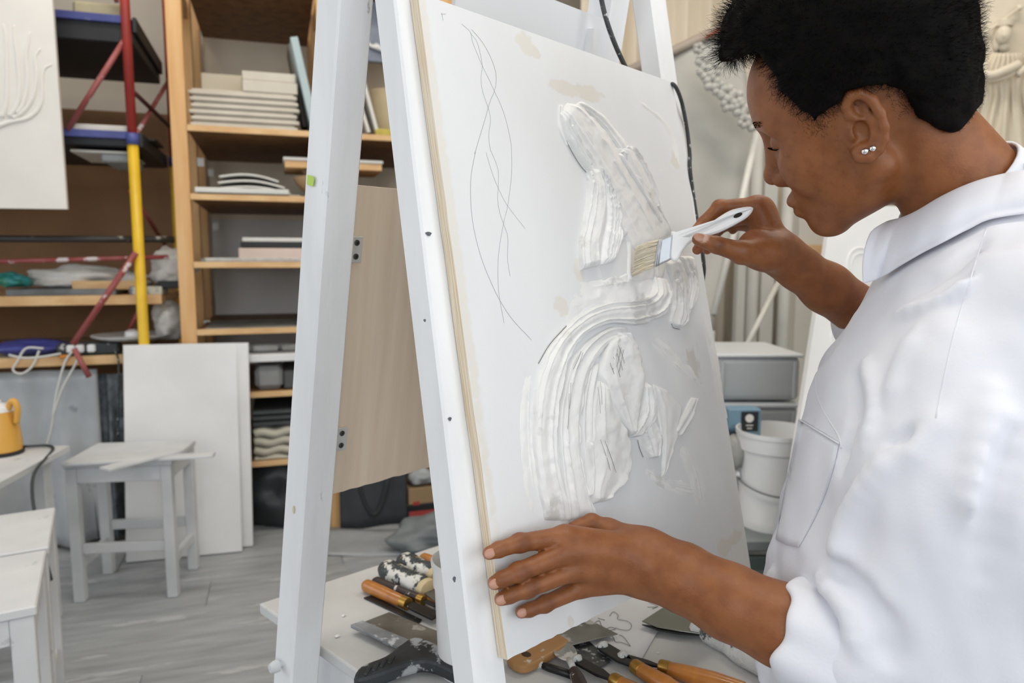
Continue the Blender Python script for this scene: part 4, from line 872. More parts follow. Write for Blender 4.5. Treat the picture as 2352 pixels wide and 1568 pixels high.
brace(sp(300, 440, DS), sp(378, 560, DSB), REDD); brace(sp(295, 760, DS - .2), sp(330, 690, DS - .2), REDD, .008)
# things lying on the second deck
on('grey_offcut_board', 160, 300, 286, 303, .12, DS - .02, GYPW, 'pale offcut board lying on the lower scaffold deck', 'board', zmin=zd2 + .001)
on('black_toolbox', 322, 360, 322, 352, .15, .35, DARK, 'black toolbox on the lower scaffold deck end', 'toolbox', zmin=zd2 + .001, bev=.006)
on('upper_tarp', 165, 280, 4, 24, .12, DS - .05, mat('beige_tarp', '#b9b094', .8, '#a59c80', 10, bump=.3), 'beige folded tarpaulin on the upper scaffold deck', 'tarpaulin', zmin=zd1 + .001, bev=.01)
# boards stacked beneath the second deck
on('stacked_white_board', 160, 300, 345, 351, .12, .44, PLATE, 'thin white board hanging under the lower scaffold deck', 'board')
on('grey_tray', 232, 300, 352, 372, .15, .43, mat('grey_plastic_tray', '#9aa0a2', .6), 'grey plastic tray under the lower scaffold deck', 'tray', bev=.006)
# brown hardboard behind the scaffold
hb = wbox('hardboard_sheet', S_(-620, 500, -.40), S_(425, 500, -.40), -.44, -.42, .45, Z_(200, 250, -.40), HARDB); tag(hb, 'large brown hardboard sheet behind the scaffold', 'hardboard')
# hanging relief board at the far left
DR = .62
rb = frame('carved_board', wall_at(154, 480, DR), WD, A(0, 0, 1), WN)
tag(rb, 'white board with low relief of waving fingers hanging at the far left', 'relief board')
ro = wall_at(154, 480, DR)
def rl(x, y): q = onpl(x, y, ro, WN) - ro; return q @ WD, q[2]
prism('board', [(-.75, -.006), (0, 0), (-.003, 1.0), (-.75, 1.0)], .022, mat('ivory_board', '#e2ded8', .6, '#d9d5cf', 4, bump=.03), rb, O=(0, 0, -.022))
IV = mat('ivory_relief', '#e0dcd6', .6)
for pts in (((118, 148), (102, 158), (97, 180), (97, 210), (95, 235), (84, 256), (62, 272), (25, 280), (-10, 292)), ((93, 112), (82, 128), (82, 145), (84, 180), (75, 225), (55, 255), (30, 272)), ((68, 74), (66, 95), (60, 130), (63, 190), (55, 235), (40, 262)), ((32, 58), (33, 84), (38, 120), (45, 190), (40, 240), (22, 268)), ((8, 55), (14, 100), (16, 190), (14, 240), (4, 270)), ((-20, 60), (-8, 130), (-8, 200), (-12, 250))):
    Q = catmull([A(*rl(*p)) for p in pts], 6); tube('relief_finger', [(*q, -.001) for q in Q], np.linspace(.004, .009, len(Q)), IV, rb, 8)

# pine shelf and workbench along the wall at the far left
bench = thing('pine_workbench', wp(S_(100, 800, .4) - .2, .25, 0), 'pine edged workbench along the back wall at the left', 'bench')
zb1 = Z_(140, 820, .42); sE = S_(283, 830, .42); sB0 = sE - 1.5
wbox('worktop', sB0, sE, -.42, .415, zb1 - .03, zb1, mat('worktop_pale', '#cbbf9f', .6, '#bfb292', 4), bench); wbox('worktop_edge', sB0, sE, .416, .424, zb1 - .034, zb1 + .002, PINEH, bench)
for s in (sB0 + .1, sE - .05): wbox('leg', s - .03, s + .03, -.40, -.34, 0, zb1 - .03, PINE, bench); pass
upsh = thing('plank_shelf', wp(S_(150, 690, .35) - .2, .2, 0), 'pale pine wall shelf above the workbench', 'shelf')
zb2 = Z_(150, 680, .38); sE2 = S_(372, 690, .38); wbox('shelf_board', sE2 - 1.5, sE2, -.41, .375, zb2 - .03, zb2, PINEH, upsh); wbox('shelf_edge', sE2 - 1.5, sE2, .376, .384, zb2 - .036, zb2 + .002, PINEH, upsh)
wbox('shelf_support', sE2 - .05, sE2 - .005, -.35, -.30, zb1, zb2 - .03, PINE, upsh); wbox('shelf_support', sE2 - 1.4, sE2 - 1.35, -.35, -.30, zb1, zb2 - .03, PINE, upsh)
# pipes
o = wtube('black_pipe', [(S_(-60, 548, .42), .42, Z_(-60, 548, .42)), (S_(400, 550, .42), .42, Z_(400, 550, .42))], .013, mat('black_pipe', '#2b2724', .5, spots=[('#9a948c', 12, .62)])); tag(o, 'dusty black pipe running across above the wall shelf', 'pipe')
o = wtube('red_pipe', [(S_(-60, 602, .40), .40, Z_(-60, 602, .40)), (S_(386, 590, .40), .40, Z_(386, 590, .40))], .009, REDD); tag(o, 'thin dusty red pipe below the black pipe', 'pipe')
# stuff on the wall shelf
FOAM = mat('foam_film', '#d6d4d0', .7, '#c2c0bb', 12, bump=.4)
def clump(name, x0, x1, y0, y1, d0, d1, m, label, cat, seed, amp=.22, sub=4):
    a, b = S_(x0, (y0 + y1) / 2, d1), S_(x1, (y0 + y1) / 2, d1); z1, z0 = Z_((x0 + x1) / 2, y0, d1), Z_((x0 + x1) / 2, y1, d1)
    o = blob(name, wp((a + b) / 2, (d0 + d1) / 2, (z0 + z1) / 2), ((b - a) / 2, (d1 - d0) / 2, (z1 - z0) / 2), m, seed, sub, amp, 12); o.rotation_euler = (0, 0, math.atan2(WD[1], WD[0])); tag(o, label, cat); return o
clump('foam_wrap', 60, 330, 612, 672, .08, .26, FOAM, 'long heap of white packing foam on the wall shelf', 'foam', 3, .3)
clump('foam_roll', 335, 445, 572, 660, .16, .36, FOAM, 'bundle of white bubble wrap at the wall shelf end', 'bubble wrap', 5, .25)
clump('plastic_bag', 342, 425, 690, 792, .15, .34, mat('clear_bag', '#c9c8c5', .4, '#b3b2ae', 8, bump=.5), 'pale plastic bag hanging under the wall shelf end', 'bag', 6, .2)
clump('green_bag', -20, 55, 628, 664, .2, .35, mat('green_bag', '#2f7a5e', .4, '#3f9aa0', 14, bump=.4, spots=[('#c9c35a', 20, .62)]), 'small green and yellow plastic bag on the wall shelf', 'bag', 7, .3)
fr = thing('canvas_stretcher', wp(S_(230, 645, .3), .2, zb2), 'small pine frame lying on the wall shelf', 'frame')
s0, s1 = S_(165, 650, .33), S_(325, 650, .33); z0 = zb2 + .022
for (a_, b_, c_, d_) in ((s0, s1, .29, .33), (s0, s1, .12, .16), (s0, s0 + .04, .16, .29), (s1 - .04, s1, .16, .29)): wbox('frame_bar', a_, b_, c_, d_, z0, z0 + .035, PINEH, fr)
on('grey_slab', 12, 265, 664, 676, .1, .36, mat('grey_slab', '#5d6162', .7, '#82868a', 6), 'flat dark grey slab on the front of the wall shelf', 'slab', zmin=zb2 + .001)
on('label_carton', 297, 372, 658, 676, .2, .37, mat('blue_grey_carton', '#6d7a86', .6, '#c8c4b4', 26, contrast=(.45, .55)), 'printed blue-grey carton on the wall shelf end', 'carton', zmin=zb2 + .001)
on('dark_box', 362, 420, 645, 662, .2, .34, DARK, 'small dark box under the bubble wrap bundle', 'box')
# on the workbench
clump('blue_film', -40, 145, 783, 822, .2, .38, mat('blue_film', '#4b50a0', .35, '#3c4186', 10, bump=.4), 'folded blue plastic film on the workbench', 'film', 8, .12)
tr = wall_at(305, 777, .30); tt = thing('round_tray', (tr[0], tr[1], tr[2]), 'round white plastic tray lying on the workbench by the scaffold pole', 'tray')
lathe('tray', [(.0005, .004), (.10, .004), (.12, .0), (.148, .012), (.152, .018), (.145, .018), (.118, .008), (.0005, .01)], PLASTW, tt, 40, tr); lathe('knob', [(.03, .01), (.028, .03), (.012, .038), (.0005, .039)], PLASTW, tt, 20, tr)
ps = thing('power_strip', wall_at(200, 800, .40), 'dusty black power strip with white plugs on the workbench', 'power strip')
s0, s1 = S_(128, 803, .41), S_(272, 800, .41); z0 = zb1 + .004
wbox('strip', s0, s1, .34, .41, z0, z0 + .045, mat('strip_black', '#33373a', .5, spots=[('#c3c5c4', 30, .60)]), ps, .006)
for k, x in enumerate((165, 186, 212)): s = S_(x, 800, .41); wbox('plug', s - .014, s + .014, .41, .435, z0 + .012, z0 + .042, PLASTW, ps, .005)
box('orange_switch', wp(S_(148, 826, .43), .43, zb1 + .004), (.03, .02, .012), mat('orange_switch', '#d98a2c', .4), ps, .003, ROT_W)
CW = mat('white_cord', '#d3d3cf', .5)
for k, pts in enumerate((((168, 805), (150, 830), (135, 880), (125, 930), (118, 985), (105, 1030)), ((178, 806), (176, 830), (160, 860), (140, 900), (120, 960)), ((100, 800), (60, 800), (40, 830), (30, 850), (50, 858), (75, 840), (90, 805)), ((140, 812), (90, 820), (55, 822), (20, 815)))):
    Q = catmull([wall_at(x, y, .45) for x, y in pts], 6); o = tube('power_lead', Q, .0042, CW, None, 8); tag(o, ['white cord hanging from the first plug toward the kettle', 'white cord hanging from the second plug', 'white cord looped on the workbench edge', 'white cord lying across the blue film'][k], 'cord', 'cords of the power strip')
o = tube('power_lead', catmull([wall_at(x, y, .44) for x, y in ((262, 800), (272, 830), (273, 900), (271, 980), (268, 1040))], 6), .004, CABM); tag(o, 'black cord hanging from the power strip beside the leaning board', 'cord')
# plastic sheeting hanging below the workbench
PLS = mat('clear_sheeting', '#c3c7cb', .35, '#aeb3b8', 5, bump=.3, bscale=14, spots=[('#8f969b', 8, .64)])
def drape(name, x0, x1, yt, yb, d, m, label, cat, amp=.02, freq=8, seed=0):
    a, b = S_(x0, yt, d), S_(x1, yt, d); z1 = Z_(x0, yt, d); z0 = max(.02, Z_(x0, yb, d)); rr = np.random.default_rng(seed); ph = rr.uniform(0, 6, 3)
    G = [[wp(a + (b - a) * t, d + amp * (math.sin(freq * t * 3 + ph[0] + 2 * r) + .6 * math.sin(freq * 7 * t + ph[1] - r)) * (.4 + r), z1 + (z0 - z1) * r) for r in np.linspace(0, 1, 16)] for t in np.linspace(0, 1, 50)]
    o = sheet(name, G, m, None, .0015); tag(o, label, cat); return o
drape('plastic_sheeting', -160, 225, 862, 1300, .36, PLS, 'pale grey plastic sheeting hanging below the workbench', 'sheeting', .02, 4, 1)
drape('dark_netting', 200, 284, 860, 1300, .34, mat('dark_net', '#4f565c', .7, '#7b838a', 26, bump=.4, detail=10), 'dark grey netting hanging beside the leaning boards', 'netting', .02, 3, 2)

# ------------------------------------------------------------------ stools
def stool(name, c, w, dp, h, rz, label, low=.28, m=GREYW, leg=.034):
    t = empty(name, (c[0], c[1], 0), rz); tag(t, label, 'stool', 'white wooden stools')
    hw, hd = w / 2, dp / 2
    for sx in (-1, 1):
        for sy in (-1, 1): box('leg', (sx * (hw - leg / 2), sy * (hd - leg / 2), (h - .021) / 2), (leg, leg, h - .022), m, t, .002)
    for sy in (-1, 1): box('apron', (0, sy * (hd - .012), h - .048), (w - 2 * leg, .018, .052), m, t, .002); box('stretcher', (0, sy * (hd - leg / 2), low), (w - 2 * leg, .018, .034), m, t, .002)
    for sx in (-1, 1): box('apron', (sx * (hw - .012), 0, h - .048), (.018, dp - 2 * leg, .052), m, t, .002); box('stretcher', (sx * (hw - leg / 2), 0, low - .06), (.018, dp - 2 * leg, .034), m, t, .002)
    box('seat', (0, 0, h - .010), (w + .01, dp + .01, .020), m, t, .003)
    return t
ga = [atZ(*p, 0) for p in ((400, 1365), (170, 1378), (255, 1316), (458, 1306))]
cc = sum(ga) / 4; rz = math.atan2(*(ga[0] - ga[1])[[1, 0]])
hst = .49
stool('stool', cc, .335, .26, hst, rz, 'dusty white wooden stool standing in front of the leaning boards', .185)
# loose slats on the stool
for k, (p0, p1, w, lab) in enumerate((((150, 1064), (492, 1045), .05, 'long white batten lying across the dusty stool'), ((240, 1085), (410, 1040), .05, 'short white batten lying askew on the dusty stool'))):
    a, b = atZ(*p0, hst + .006), atZ(*p1, hst + .006)
    o = beam('batten', a + A(0, 0, .009 * k + .001), b + A(0, 0, .009 * k + .001), .009, w, GREYW, None, A(0, 0, 1), .001); tag(o, lab, 'batten', 'battens on the stool')
NEARW = mat('worn_white_paint', '#dcdddf', .55, '#cfd1d3', 6, bump=.06, bscale=40, spots=[('#9c8f80', 8, .72), ('#b7babc', 10, .64)])
# two stools near the left frame edge, seen by their right-hand corners
def corner_stool(pt, h, w, dp, ang, label):
    p = atZ(*pt, h); r = math.radians(ang); ux, uy = A(math.cos(r), math.sin(r), 0), A(-math.sin(r), math.cos(r), 0)
    c = p - ux * w / 2 - uy * dp / 2; return stool('stool', c, w, dp, h, r, label, .17, NEARW, .04)
corner_stool((100, 1264), .50, .36, .30, 30, 'white wooden stool nearest the camera at the lower left')
corner_stool((122, 1166), .50, .36, .30, 30, 'worn white wooden stool behind the nearest one at left')
# low table with the kettle
lt = thing('side_table', (*atZ(60, 1075, .55)[:2], 0), 'dusty pale side table at the left edge carrying the kettle', 'table')
tz = .56
c1, c2, c3 = atZ(160, 1022, tz), atZ(-10, 1112, tz), atZ(60, 1015, tz)
ex_ = nrm(c2 - c1); ey_ = nrm(np.cross(A(0, 0, -1), ex_)); ey_ = ey_ if ey_[0] < 0 else -ey_
Lx = np.linalg.norm(c2 - c1) + .1
prism('top', [(0, 0), (Lx, 0), (Lx, .5), (0, .5)], .02 if np.cross(ex_, ey_)[2] > 0 else -.02, GREYW, lt, O=c1 - A(0, 0, .02), ex=ex_, ey=ey_, bev=.002)
for a_ in (.06, Lx - .06):
    for b_ in (.06, .44): q = c1 + ex_ * a_ + ey_ * b_; beam('leg', A(q[0], q[1], .001), A(q[0], q[1], tz - .02), .04, .04, GREYW, lt)
kp = atZ(5, 1042, tz)
kt = thing('kettle', tuple(kp), 'yellow electric kettle with white lid on the side table', 'kettle')
YK = mat('yellow_enamel', '#e3ad52', .35, '#d9a248', 5)
lathe('base', [(.0005, 0), (.058, 0), (.06, .008), (.052, .012)], DARK, kt, 32, kp); lathe('body', [(.054, .012), (.056, .03), (.052, .08), (.043, .125), (.040, .135)], YK, kt, 32, kp)
lathe('lid', [(.041, .135), (.038, .148), (.022, .158), (.008, .16), (.008, .17), (.0005, .172)], PLASTW, kt, 28, kp)
tube('handle', catmull([kp + A(.030, -.005, .135), kp + A(.044, -.006, .165), kp + A(.058, -.008, .165), kp + A(.064, -.008, .14), kp + A(.056, -.006, .10)], 6), .009, YK, kt, 10)
tube('spout', [kp + A(-.035, -.01, .11), kp + A(-.07, -.015, .13)], [.014, .009], YK, kt, 10)
o = tube('power_lead', catmull([kp + A(.03, .05, .01), kp + A(.12, .06, .004), atZ(75, 1078, tz) + A(0, 0, -.02), atZ(78, 1120, tz) + A(0, 0, -.10), atZ(92, 1160, tz) + A(0, .02, -.2)], 6), .0045, mat('dark_green_cord', '#3a4142', .5)); tag(o, 'dark cord drooping from the side table by the kettle', 'cord')
# ------------------------------------------------------------------ right background
# pleated cream curtain in front of the back wall
CURT = mat('cream_curtain', '#e3d8c6', .8, '#dacdb8', 3, stretch=(1, 1, .2))
dc = .30; sa, sb = S_(1330, 400, dc), S_(2330, 400, dc)
P = []
for i in range(420):
    t = i / 419; s = sa + (sb - sa) * t; w = math.sin(s * 2 * math.pi / .13) + .5 * math.sin(s * 2 * math.pi / .071 + 1)
    P.append([wp(s, dc + .028 * w * (.6 + .4 * k), .35 + (2.9 - .35) * k) for k in (0, .33, .66, 1)])
tag(sheet('pleated_curtain', P, CURT, None, .003), 'cream pleated curtain hanging along the back wall', 'curtain')
# white boards and pipes standing in front of it
PW = mat('off_white_pipe', '#dedcd6', .5, '#d2d0ca', 5)
for k, (x, wpx, d, top) in enumerate(((1702, 20, .50, 250), (1727, 22, .52, 240), (1762, 30, .50, 330), (1800, 22, .54, 300), (1834, 26, .52, 420), (1872, 30, .50, 420))):
    s0, s1 = S_(x - wpx / 2, 700, d), S_(x + wpx / 2, 700, d)
    if k % 2: o = wtube('white_pipe', [((s0 + s1) / 2, d, .002), ((s0 + s1) / 2, d, Z_(x, top, d))], (s1 - s0) / 2, PW)
    else: o = wbox('white_plank', s0, s1, d - .03, d, .002, Z_(x, top, d), PW)
    tag(o, ['first', 'second', 'third', 'fourth', 'fifth', 'sixth'][k] + ' from the left of the off-white uprights behind the bins', 'pipe' if k % 2 else 'plank', 'uprights in front of the curtain')
# grey plastic sheet stretched on a frame, leaning
gp_ = thing('plastic_screen', (*atY(1640, 900, 3.0)[:2], 0), 'grey translucent plastic screen leaning behind the easel', 'screen')
GPL = mat('grey_film', '#b6b4ae', .35, '#a9a8a3', 3, bump=.2, bscale=6, alpha=.88)
TL, TR, BR_, BL_ = atY(1380, 190, 3.2), atY(1700, 52, 3.2), atY(1632, 760, 2.9), atY(1420, 760, 2.9)
TR2 = atY(1742, 330, 3.1)
def lerp(a, b, t): return np.asarray(a) * (1 - t) + np.asarray(b) * t
G = []
for i in range(24):
    t = i / 23; row = []
    for j in range(24):
        r = j / 23; a = lerp(TL, BL_, r); b = lerp(TR, TR2, r / .4) if r < .4 else lerp(TR2, BR_, (r - .4) / .6)
        row.append(lerp(a, b, t) + A(0, .02 * math.sin(7 * t + 3 * r), 0))
    G.append(row)
sheet('film', G, GPL, gp_, .002)
tube('top_bar', [atY(1400, 182, 3.17), atY(1548, 116, 3.17), atY(1702, 44, 3.17)], .020, mat('taupe_bar', '#a3968a', .6), gp_, 8)
tube('red_tape', [atY(1622, 86, 3.14), atY(1668, 58, 3.14)], .006, mat('red_brown_tape', '#a3563c', .6), gp_, 6)
tube('side_rod', [atY(1739, 300, 3.06), atY(1690, 520, 3.0), atY(1640, 722, 2.9)], .014, PW, gp_, 8)
for y0 in (0,):
    beam('foot', A(*atY(1632, 760, 2.9)[:2], .001), atY(1632, 760, 2.9), .03, .03, PW, gp_); beam('foot', A(*atY(1420, 760, 2.9)[:2], .001), atY(1420, 760, 2.9), .03, .03, PW, gp_)
o = tube('white_rod', [atY(1796, 632, 3.0), atY(1703, 818, 2.75)], .011, PW, None, 10); tag(o, 'thin white rod leaning above the grey bins', 'rod')
# garland of plaster flowers hung on the screen
ga_ = thing('plaster_garland', atY(1660, 300, 2.95), 'garland of pale plaster flowers hanging on the plastic screen', 'garland')
FLW = mat('pale_flower', '#bbb9b3', .7, '#afada7', 8)
for k, (x, y, r) in enumerate(((1604, 112, .022), (1612, 140, .026), (1618, 165, .03), (1640, 160, .03), (1634, 190, .034), (1652, 205, .03), (1668, 215, .036), (1688, 225, .034), (1672, 240, .03), (1700, 250, .034), (1716, 262, .032), (1708, 280, .026), (1728, 285, .03))):
    c = atY(x, y, 3.0); fl_ = empty('flower'); fl_.name = 'flower'; bpy.data.objects.remove(fl_)
    V = []; F = []
    for q in range(5):
        t = q * 2 * math.pi / 5 + k; cx, cz = c[0] + r * .62 * math.cos(t), c[2] + r * .62 * math.sin(t)
        n0 = len(V)
        for i in range(8): V.append((cx + r * .5 * math.cos(i * math.pi / 4), c[1] - .012, cz + r * .5 * math.sin(i * math.pi / 4)))
        V.append((cx, c[1] - .024, cz))
        for i in range(8): V.append((cx + r * .5 * math.cos(i * math.pi / 4), c[1] + .004, cz + r * .5 * math.sin(i * math.pi / 4)))
        for i in range(8): F.append((n0 + i, n0 + (i + 1) % 8, n0 + 8)); F.append((n0 + i, n0 + 9 + i, n0 + 9 + (i + 1) % 8, n0 + (i + 1) % 8))
    obj('flower', V, F, FLW, ga_, True)
# low bench with bins, box and bucket
bz = .36
lb = thing('low_bench', (*atZ(1760, 1215, bz)[:2], 0), 'low dark bench under the bucket and the grey bins', 'bench')
bc = atZ(1765, 1200, bz); 
box('top', (bc[0] + .22, bc[1] + .28, bz - .015), (1.0, .85, .03), mat('bench_grey', '#8e9496', .7, '#7a8082', 6), lb, .003)
for ax in (-.2, .62):
    for ay in (-.05, .62): beam('leg', (bc[0] + ax, bc[1] + ay, .001), (bc[0] + ax, bc[1] + ay, bz - .03), .05, .05, GREYW, lb)
for k in range(4):
    box('slat', (bc[0] + .15, bc[1] - .13, bz - .07 - .07 * k), (1.0, .02, .04), mat('dark_slat', '#55615f', .7), lb, .002)
BIN = mat('grey_translucent_bin', '#cdd1d4', .35, '#c2c6c9', 4, trans=.25)
def bin_(x0, x1, yt, yb, Y, dep, label, grp):
    a, b = atY(x0, yb, Y), atY(x1, yb, Y); z1 = atY(x0, yt, Y)[2]; z0 = atY(x0, yb, Y)[2]
    t = thing('storage_bin', tuple((a + b) / 2), label, 'bin', grp); w = b[0] - a[0]; cx = (a[0] + b[0]) / 2; h = z1 - z0
    box('body', (cx, Y + dep / 2, z0 + h * .46), (w * .95, dep * .95, h * .92), BIN, t, .02, None, 3); box('lid', (cx, Y + dep / 2, z1 - h * .05), (w, dep, h * .08), mat('bin_lid', '#d3d7da', .4), t, .008, None, 2)
    for sx in (-1, 1): box('corner_rib', (cx + sx * w * .40, Y + dep * .025 - .004, z0 + h * .45), (.012, .008, h * .8), BIN, t, .003)
    return z0
Yb = bc[1] + .16
z_low = atY(1700, 1000, Yb)[2]
bin_(1638, 1845, 812, 922, Yb, .36, 'grey translucent storage bin with lid, the upper one', 'storage bins')
bin_(1644, 1838, 924, 1078, Yb + .01, .34, 'grey translucent storage bin under the upper one', 'storage bins')
zb0 = atY(1700, 1078, Yb + .01)[2]
box_s = box('bin_riser', ((atY(1740, 1078, Yb)[0]), Yb + .18, (zb0 + bz) / 2), (.30, .34, max(.01, zb0 - bz - .002)), GREYW, None, .002); tag(box_s, 'pale block carrying the grey bins on the bench', 'block')
# blue box with a round emblem
bx = thing('blue_carton', tuple(atY(1708, 1002, bc[1] + .06)), 'small blue carton with black label and round white emblem', 'box')
Yc = bc[1] + .08; a, b = atY(1690, 1002, Yc), atY(1747, 1002, Yc); z1 = atY(1700, 940, Yc)[2]
z0 = a[2] - .05
box('carton', ((a[0] + b[0]) / 2 - .012, Yc + .03, (z0 + z1) / 2), (b[0] - a[0] + .024, .06, z1 - z0), mat('carton_blue', '#7f9fb4', .5, '#6f90a6', 6), bx, .002)
la, lb_ = atY(1701, 990, Yc), atY(1742, 945, Yc)
box('label', ((la[0] + lb_[0]) / 2, Yc - .0012, (la[2] + lb_[2]) / 2), (lb_[0] - la[0], .002, lb_[2] - la[2]), mat('label_black', '#23282e', .5), bx, 0)
ec = atY(1721, 960, Yc); lathe('emblem', [(.013, 0), (.013, .001), (.0005, .0011)], TAGM, bx, 24, (ec[0], Yc - .0024, ec[2]), np.stack([A(1, 0, 0), A(0, 0, 1), A(0, -1, 0)], 1))
for k, (x, y, w) in enumerate(((1721, 976, .022), (1721, 983, .016))): q = atY(x, y, Yc); box('label_line', (q[0], Yc - .003, q[2]), (w, .0012, .003), TAGM, bx, 0)
box('side_red', (a[0] - .0135, Yc + .01, (z0 + z1) / 2 - .01), (.024, .062, .03), mat('carton_dark', '#2f4250', .5), bx, .001)
# big white bucket with wire handle
Yk = bc[1] + .0; q0, q1 = atY(1694, 985, Yk), atY(1872, 985, Yk); r1 = (q1[0] - q0[0]) / 2; cx = (q0[0] + q1[0]) / 2; zt = q0[2]; hb_ = zt - bz
bk = thing('white_bucket', (cx, Yk, bz), 'large white plastic bucket with wire handle beside the panel', 'bucket')
r0 = r1 * .86
lathe('bucket_body', [(.0005, .002), (r0, .0), (r0 * 1.01, .03), (r0 * .985, .035), (r1 * .93, hb_ * .80), (r1 * .97, hb_ * .81), (r1 * .98, hb_ * .95), (r1, hb_ * .955), (r1, hb_), (r1 * .965, hb_), (r1 * .93, hb_ * .8), (r0 * .96, .01), (.0005, .008)], PLASTW, bk, 48, (cx, Yk, bz))
tube('wire_handle', [(cx - r1 * math.cos(t) * 1.0, Yk - r1 * 1.0 * math.sin(t), bz + hb_ * .52 - .035 * math.sin(t)) for t in np.linspace(0, math.pi, 24)], .0028, mat('grey_wire', '#7d8082', .4, metal=.7), bk, 6)
for sx in (-1, 1): lathe('ear', [(.0005, .012), (.012, .010), (.014, 0)], PLASTW, bk, 14, (cx + sx * r1 * .93, Yk, bz + hb_ * .52), np.stack([A(0, 1, 0), A(0, 0, 1), A(sx, 0, 0)], 1))
lathe('plaster_fill', [(r1 * .92, hb_ * .78), (r1 * .5, hb_ * .80), (.0005, hb_ * .79)], mat('bucket_plaster', '#d3d1cb', .8), bk, 32, (cx, Yk, bz))
# lump of cloth between panel and bucket
tag(blob('dusty_rag', atY(1690, 1035, Yk + .02) - A(0, 0, .0), (.035, .05, .055), mat('grey_rag', '#a9a9a6', .9, '#8e8e8a', 12, bump=.4), 12, 3, .25), 'dusty grey rag wedged beside the white bucket', 'rag')
# cream ledge with wooden edge seen behind the forearm
o = wbox('cream_cabinet', S_(1836, 520, .62), S_(2000, 520, .62), .56, .62, .002, Z_(1850, 480, .62), mat('cream_cabinet', '#d9d4ca', .7)); tag(o, 'cream cabinet behind the forearm', 'cabinet')
o = wbox('wooden_ledge', S_(1836, 575, .66), S_(1990, 575, .66), .625, .66, Z_(1850, 590, .66), Z_(1850, 562, .66), PINEH); tag(o, 'pine ledge along the cream cabinet behind the forearm', 'ledge')
# leaning white relief board behind the person
Yl = 1.95
lbp = thing('leaning_relief', (*atY(1960, 1100, Yl)[:2], 0), 'white board with round relief leaning behind the person', 'relief board')
TLl, BLl = atY(1912, 470, Yl + .22), atY(1846, 905, Yl); bot = BLl + (BLl - TLl) / (TLl[2] - BLl[2]) * (BLl[2] - .003); 
TRl, BRr = TLl + A(.46, .12, 0), bot + A(.46, .12, 0)
nn = nrm(np.cross(TRl - TLl, bot - TLl)); nn = nn if nn[1] < 0 else -nn
V = [bot, BRr, TRl, TLl] + [v - nn * .018 for v in (bot, BRr, TRl, TLl)]
obj('board', V, [(0, 1, 2, 3), (7, 6, 5, 4), (0, 4, 5, 1), (1, 5, 6, 2), (2, 6, 7, 3), (3, 7, 4, 0)], BOARDW, lbp)
c = onpl(1985, 625, bot, nn)
exx = nrm(TRl - TLl); eyy = nrm(np.cross(nn, exx))
for r in (.045, .058): tube('round_relief', [c + (exx * math.cos(t) + eyy * 1.3 * math.sin(t)) * r for t in np.linspace(0, 2 * math.pi, 40)], .004, BOARDW, lbp, 8)
c2 = onpl(1945, 800, bot, nn); tube('round_relief', [c2 + (exx * math.cos(t) + eyy * 1.6 * math.sin(t)) * .05 for t in np.linspace(0, 2 * math.pi, 40)], .004, BOARDW, lbp, 8)

# statue relief at the upper right
Ys = 2.9
IVO = mat('ivory_plaster', '#d9cfbd', .65, '#cfc4b0', 6, bump=.04)
sr = thing('saint_relief', (*atY(2310, 360, Ys)[:2], 0), 'ivory plaster relief of a robed standing figure behind the head', 'statue relief')
a, b = atY(2140, 0, Ys + .06), atY(2700, 0, Ys + .06); zt_, zb_ = atY(2300, -120, Ys)[2], atY(2300, 352, Ys)[2]
box('back_slab', ((a[0] + b[0]) / 2, Ys + .05, (zt_ + zb_) / 2), (b[0] - a[0], .04, zt_ - zb_), IVO, sr, .004)
def sp3(x, y, dz=0): return atY(x, y, Ys + .03 - dz)
def ell(name, c, r, m=IVO, seed=0):
    bm = bmesh.new(); bmesh.ops.create_uvsphere(bm, u_segments=24, v_segments=16, radius=1)
    for v in bm.verts: v.co = Vector((c[0] + v.co.x * r[0], c[1] + v.co.y * r[1], c[2] + v.co.z * r[2]))
    return bm_obj(name, bm, m, sr, True)
ell('head', sp3(2304, 80, .03), (.026, .028, .036)); lathe('crown', [(.030, 0), (.033, .02), (.026, .024)], IVO, sr, 20, sp3(2307, 62, .02)); ell('nose', sp3(2306, 82, .06), (.004, .006, .008)); ell('veil', sp3(2290, 88, .005), (.018, .02, .05))
tube('neck', [sp3(2305, 100, .02), sp3(2307, 118, .015)], .017, IVO, sr, 12)
# robe as a folded sheet, shoulders to hem
top = [sp3(x, 128, .02) for x in (2262, 2352)]; G = []
for i in range(60):
    t = i / 59; row = []
    for r in np.linspace(0, 1, 24):
        xl = np.interp(r, [0, .18, .32, .42, 1], [2278, 2256, 2258, 2264, 2226]); xr = np.interp(r, [0, .2, .42, 1], [2345, 2364, 2358, 2392]); y = 122 + (352 - 122) * r
        x = xl + (xr - xl) * t; rel_ = math.sin(math.pi * t) ** .5 * .055
        fold = .010 * math.sin(t * 26 + 2.0 * math.sin(r * 2)) * min(1, max(0, (r - .2) * 2.5)) + .004 * math.sin(t * 47 + r * 5)
        row.append(sp3(x, y, rel_ + fold))
    G.append(row)
sheet('robe', G, IVO, sr, .006)
tube('arm', catmull([sp3(2262, 146, .05), sp3(2256, 168, .07), sp3(2280, 172, .085), sp3(2312, 160, .095), sp3(2340, 148, .09)], 6), [.017] * 25, IVO, sr, 12)
tube('arm', catmull([sp3(2362, 130, .05), sp3(2372, 155, .07), sp3(2350, 160, .09), sp3(2335, 172, .085)], 6), .016, IVO, sr, 12)
tube('sleeve_drape', catmull([sp3(2256, 160, .05), sp3(2262, 182, .06), sp3(2300, 180, .075), sp3(2330, 166, .085)], 6), .011, IVO, sr, 10)
tube('staff', [sp3(2240, 92, .02), sp3(2290, 56, .02), sp3(2345, 16, .02)], .006, IVO, sr, 8); ell('staff_knob', sp3(2342, 18, .02), (.012, .012, .012))
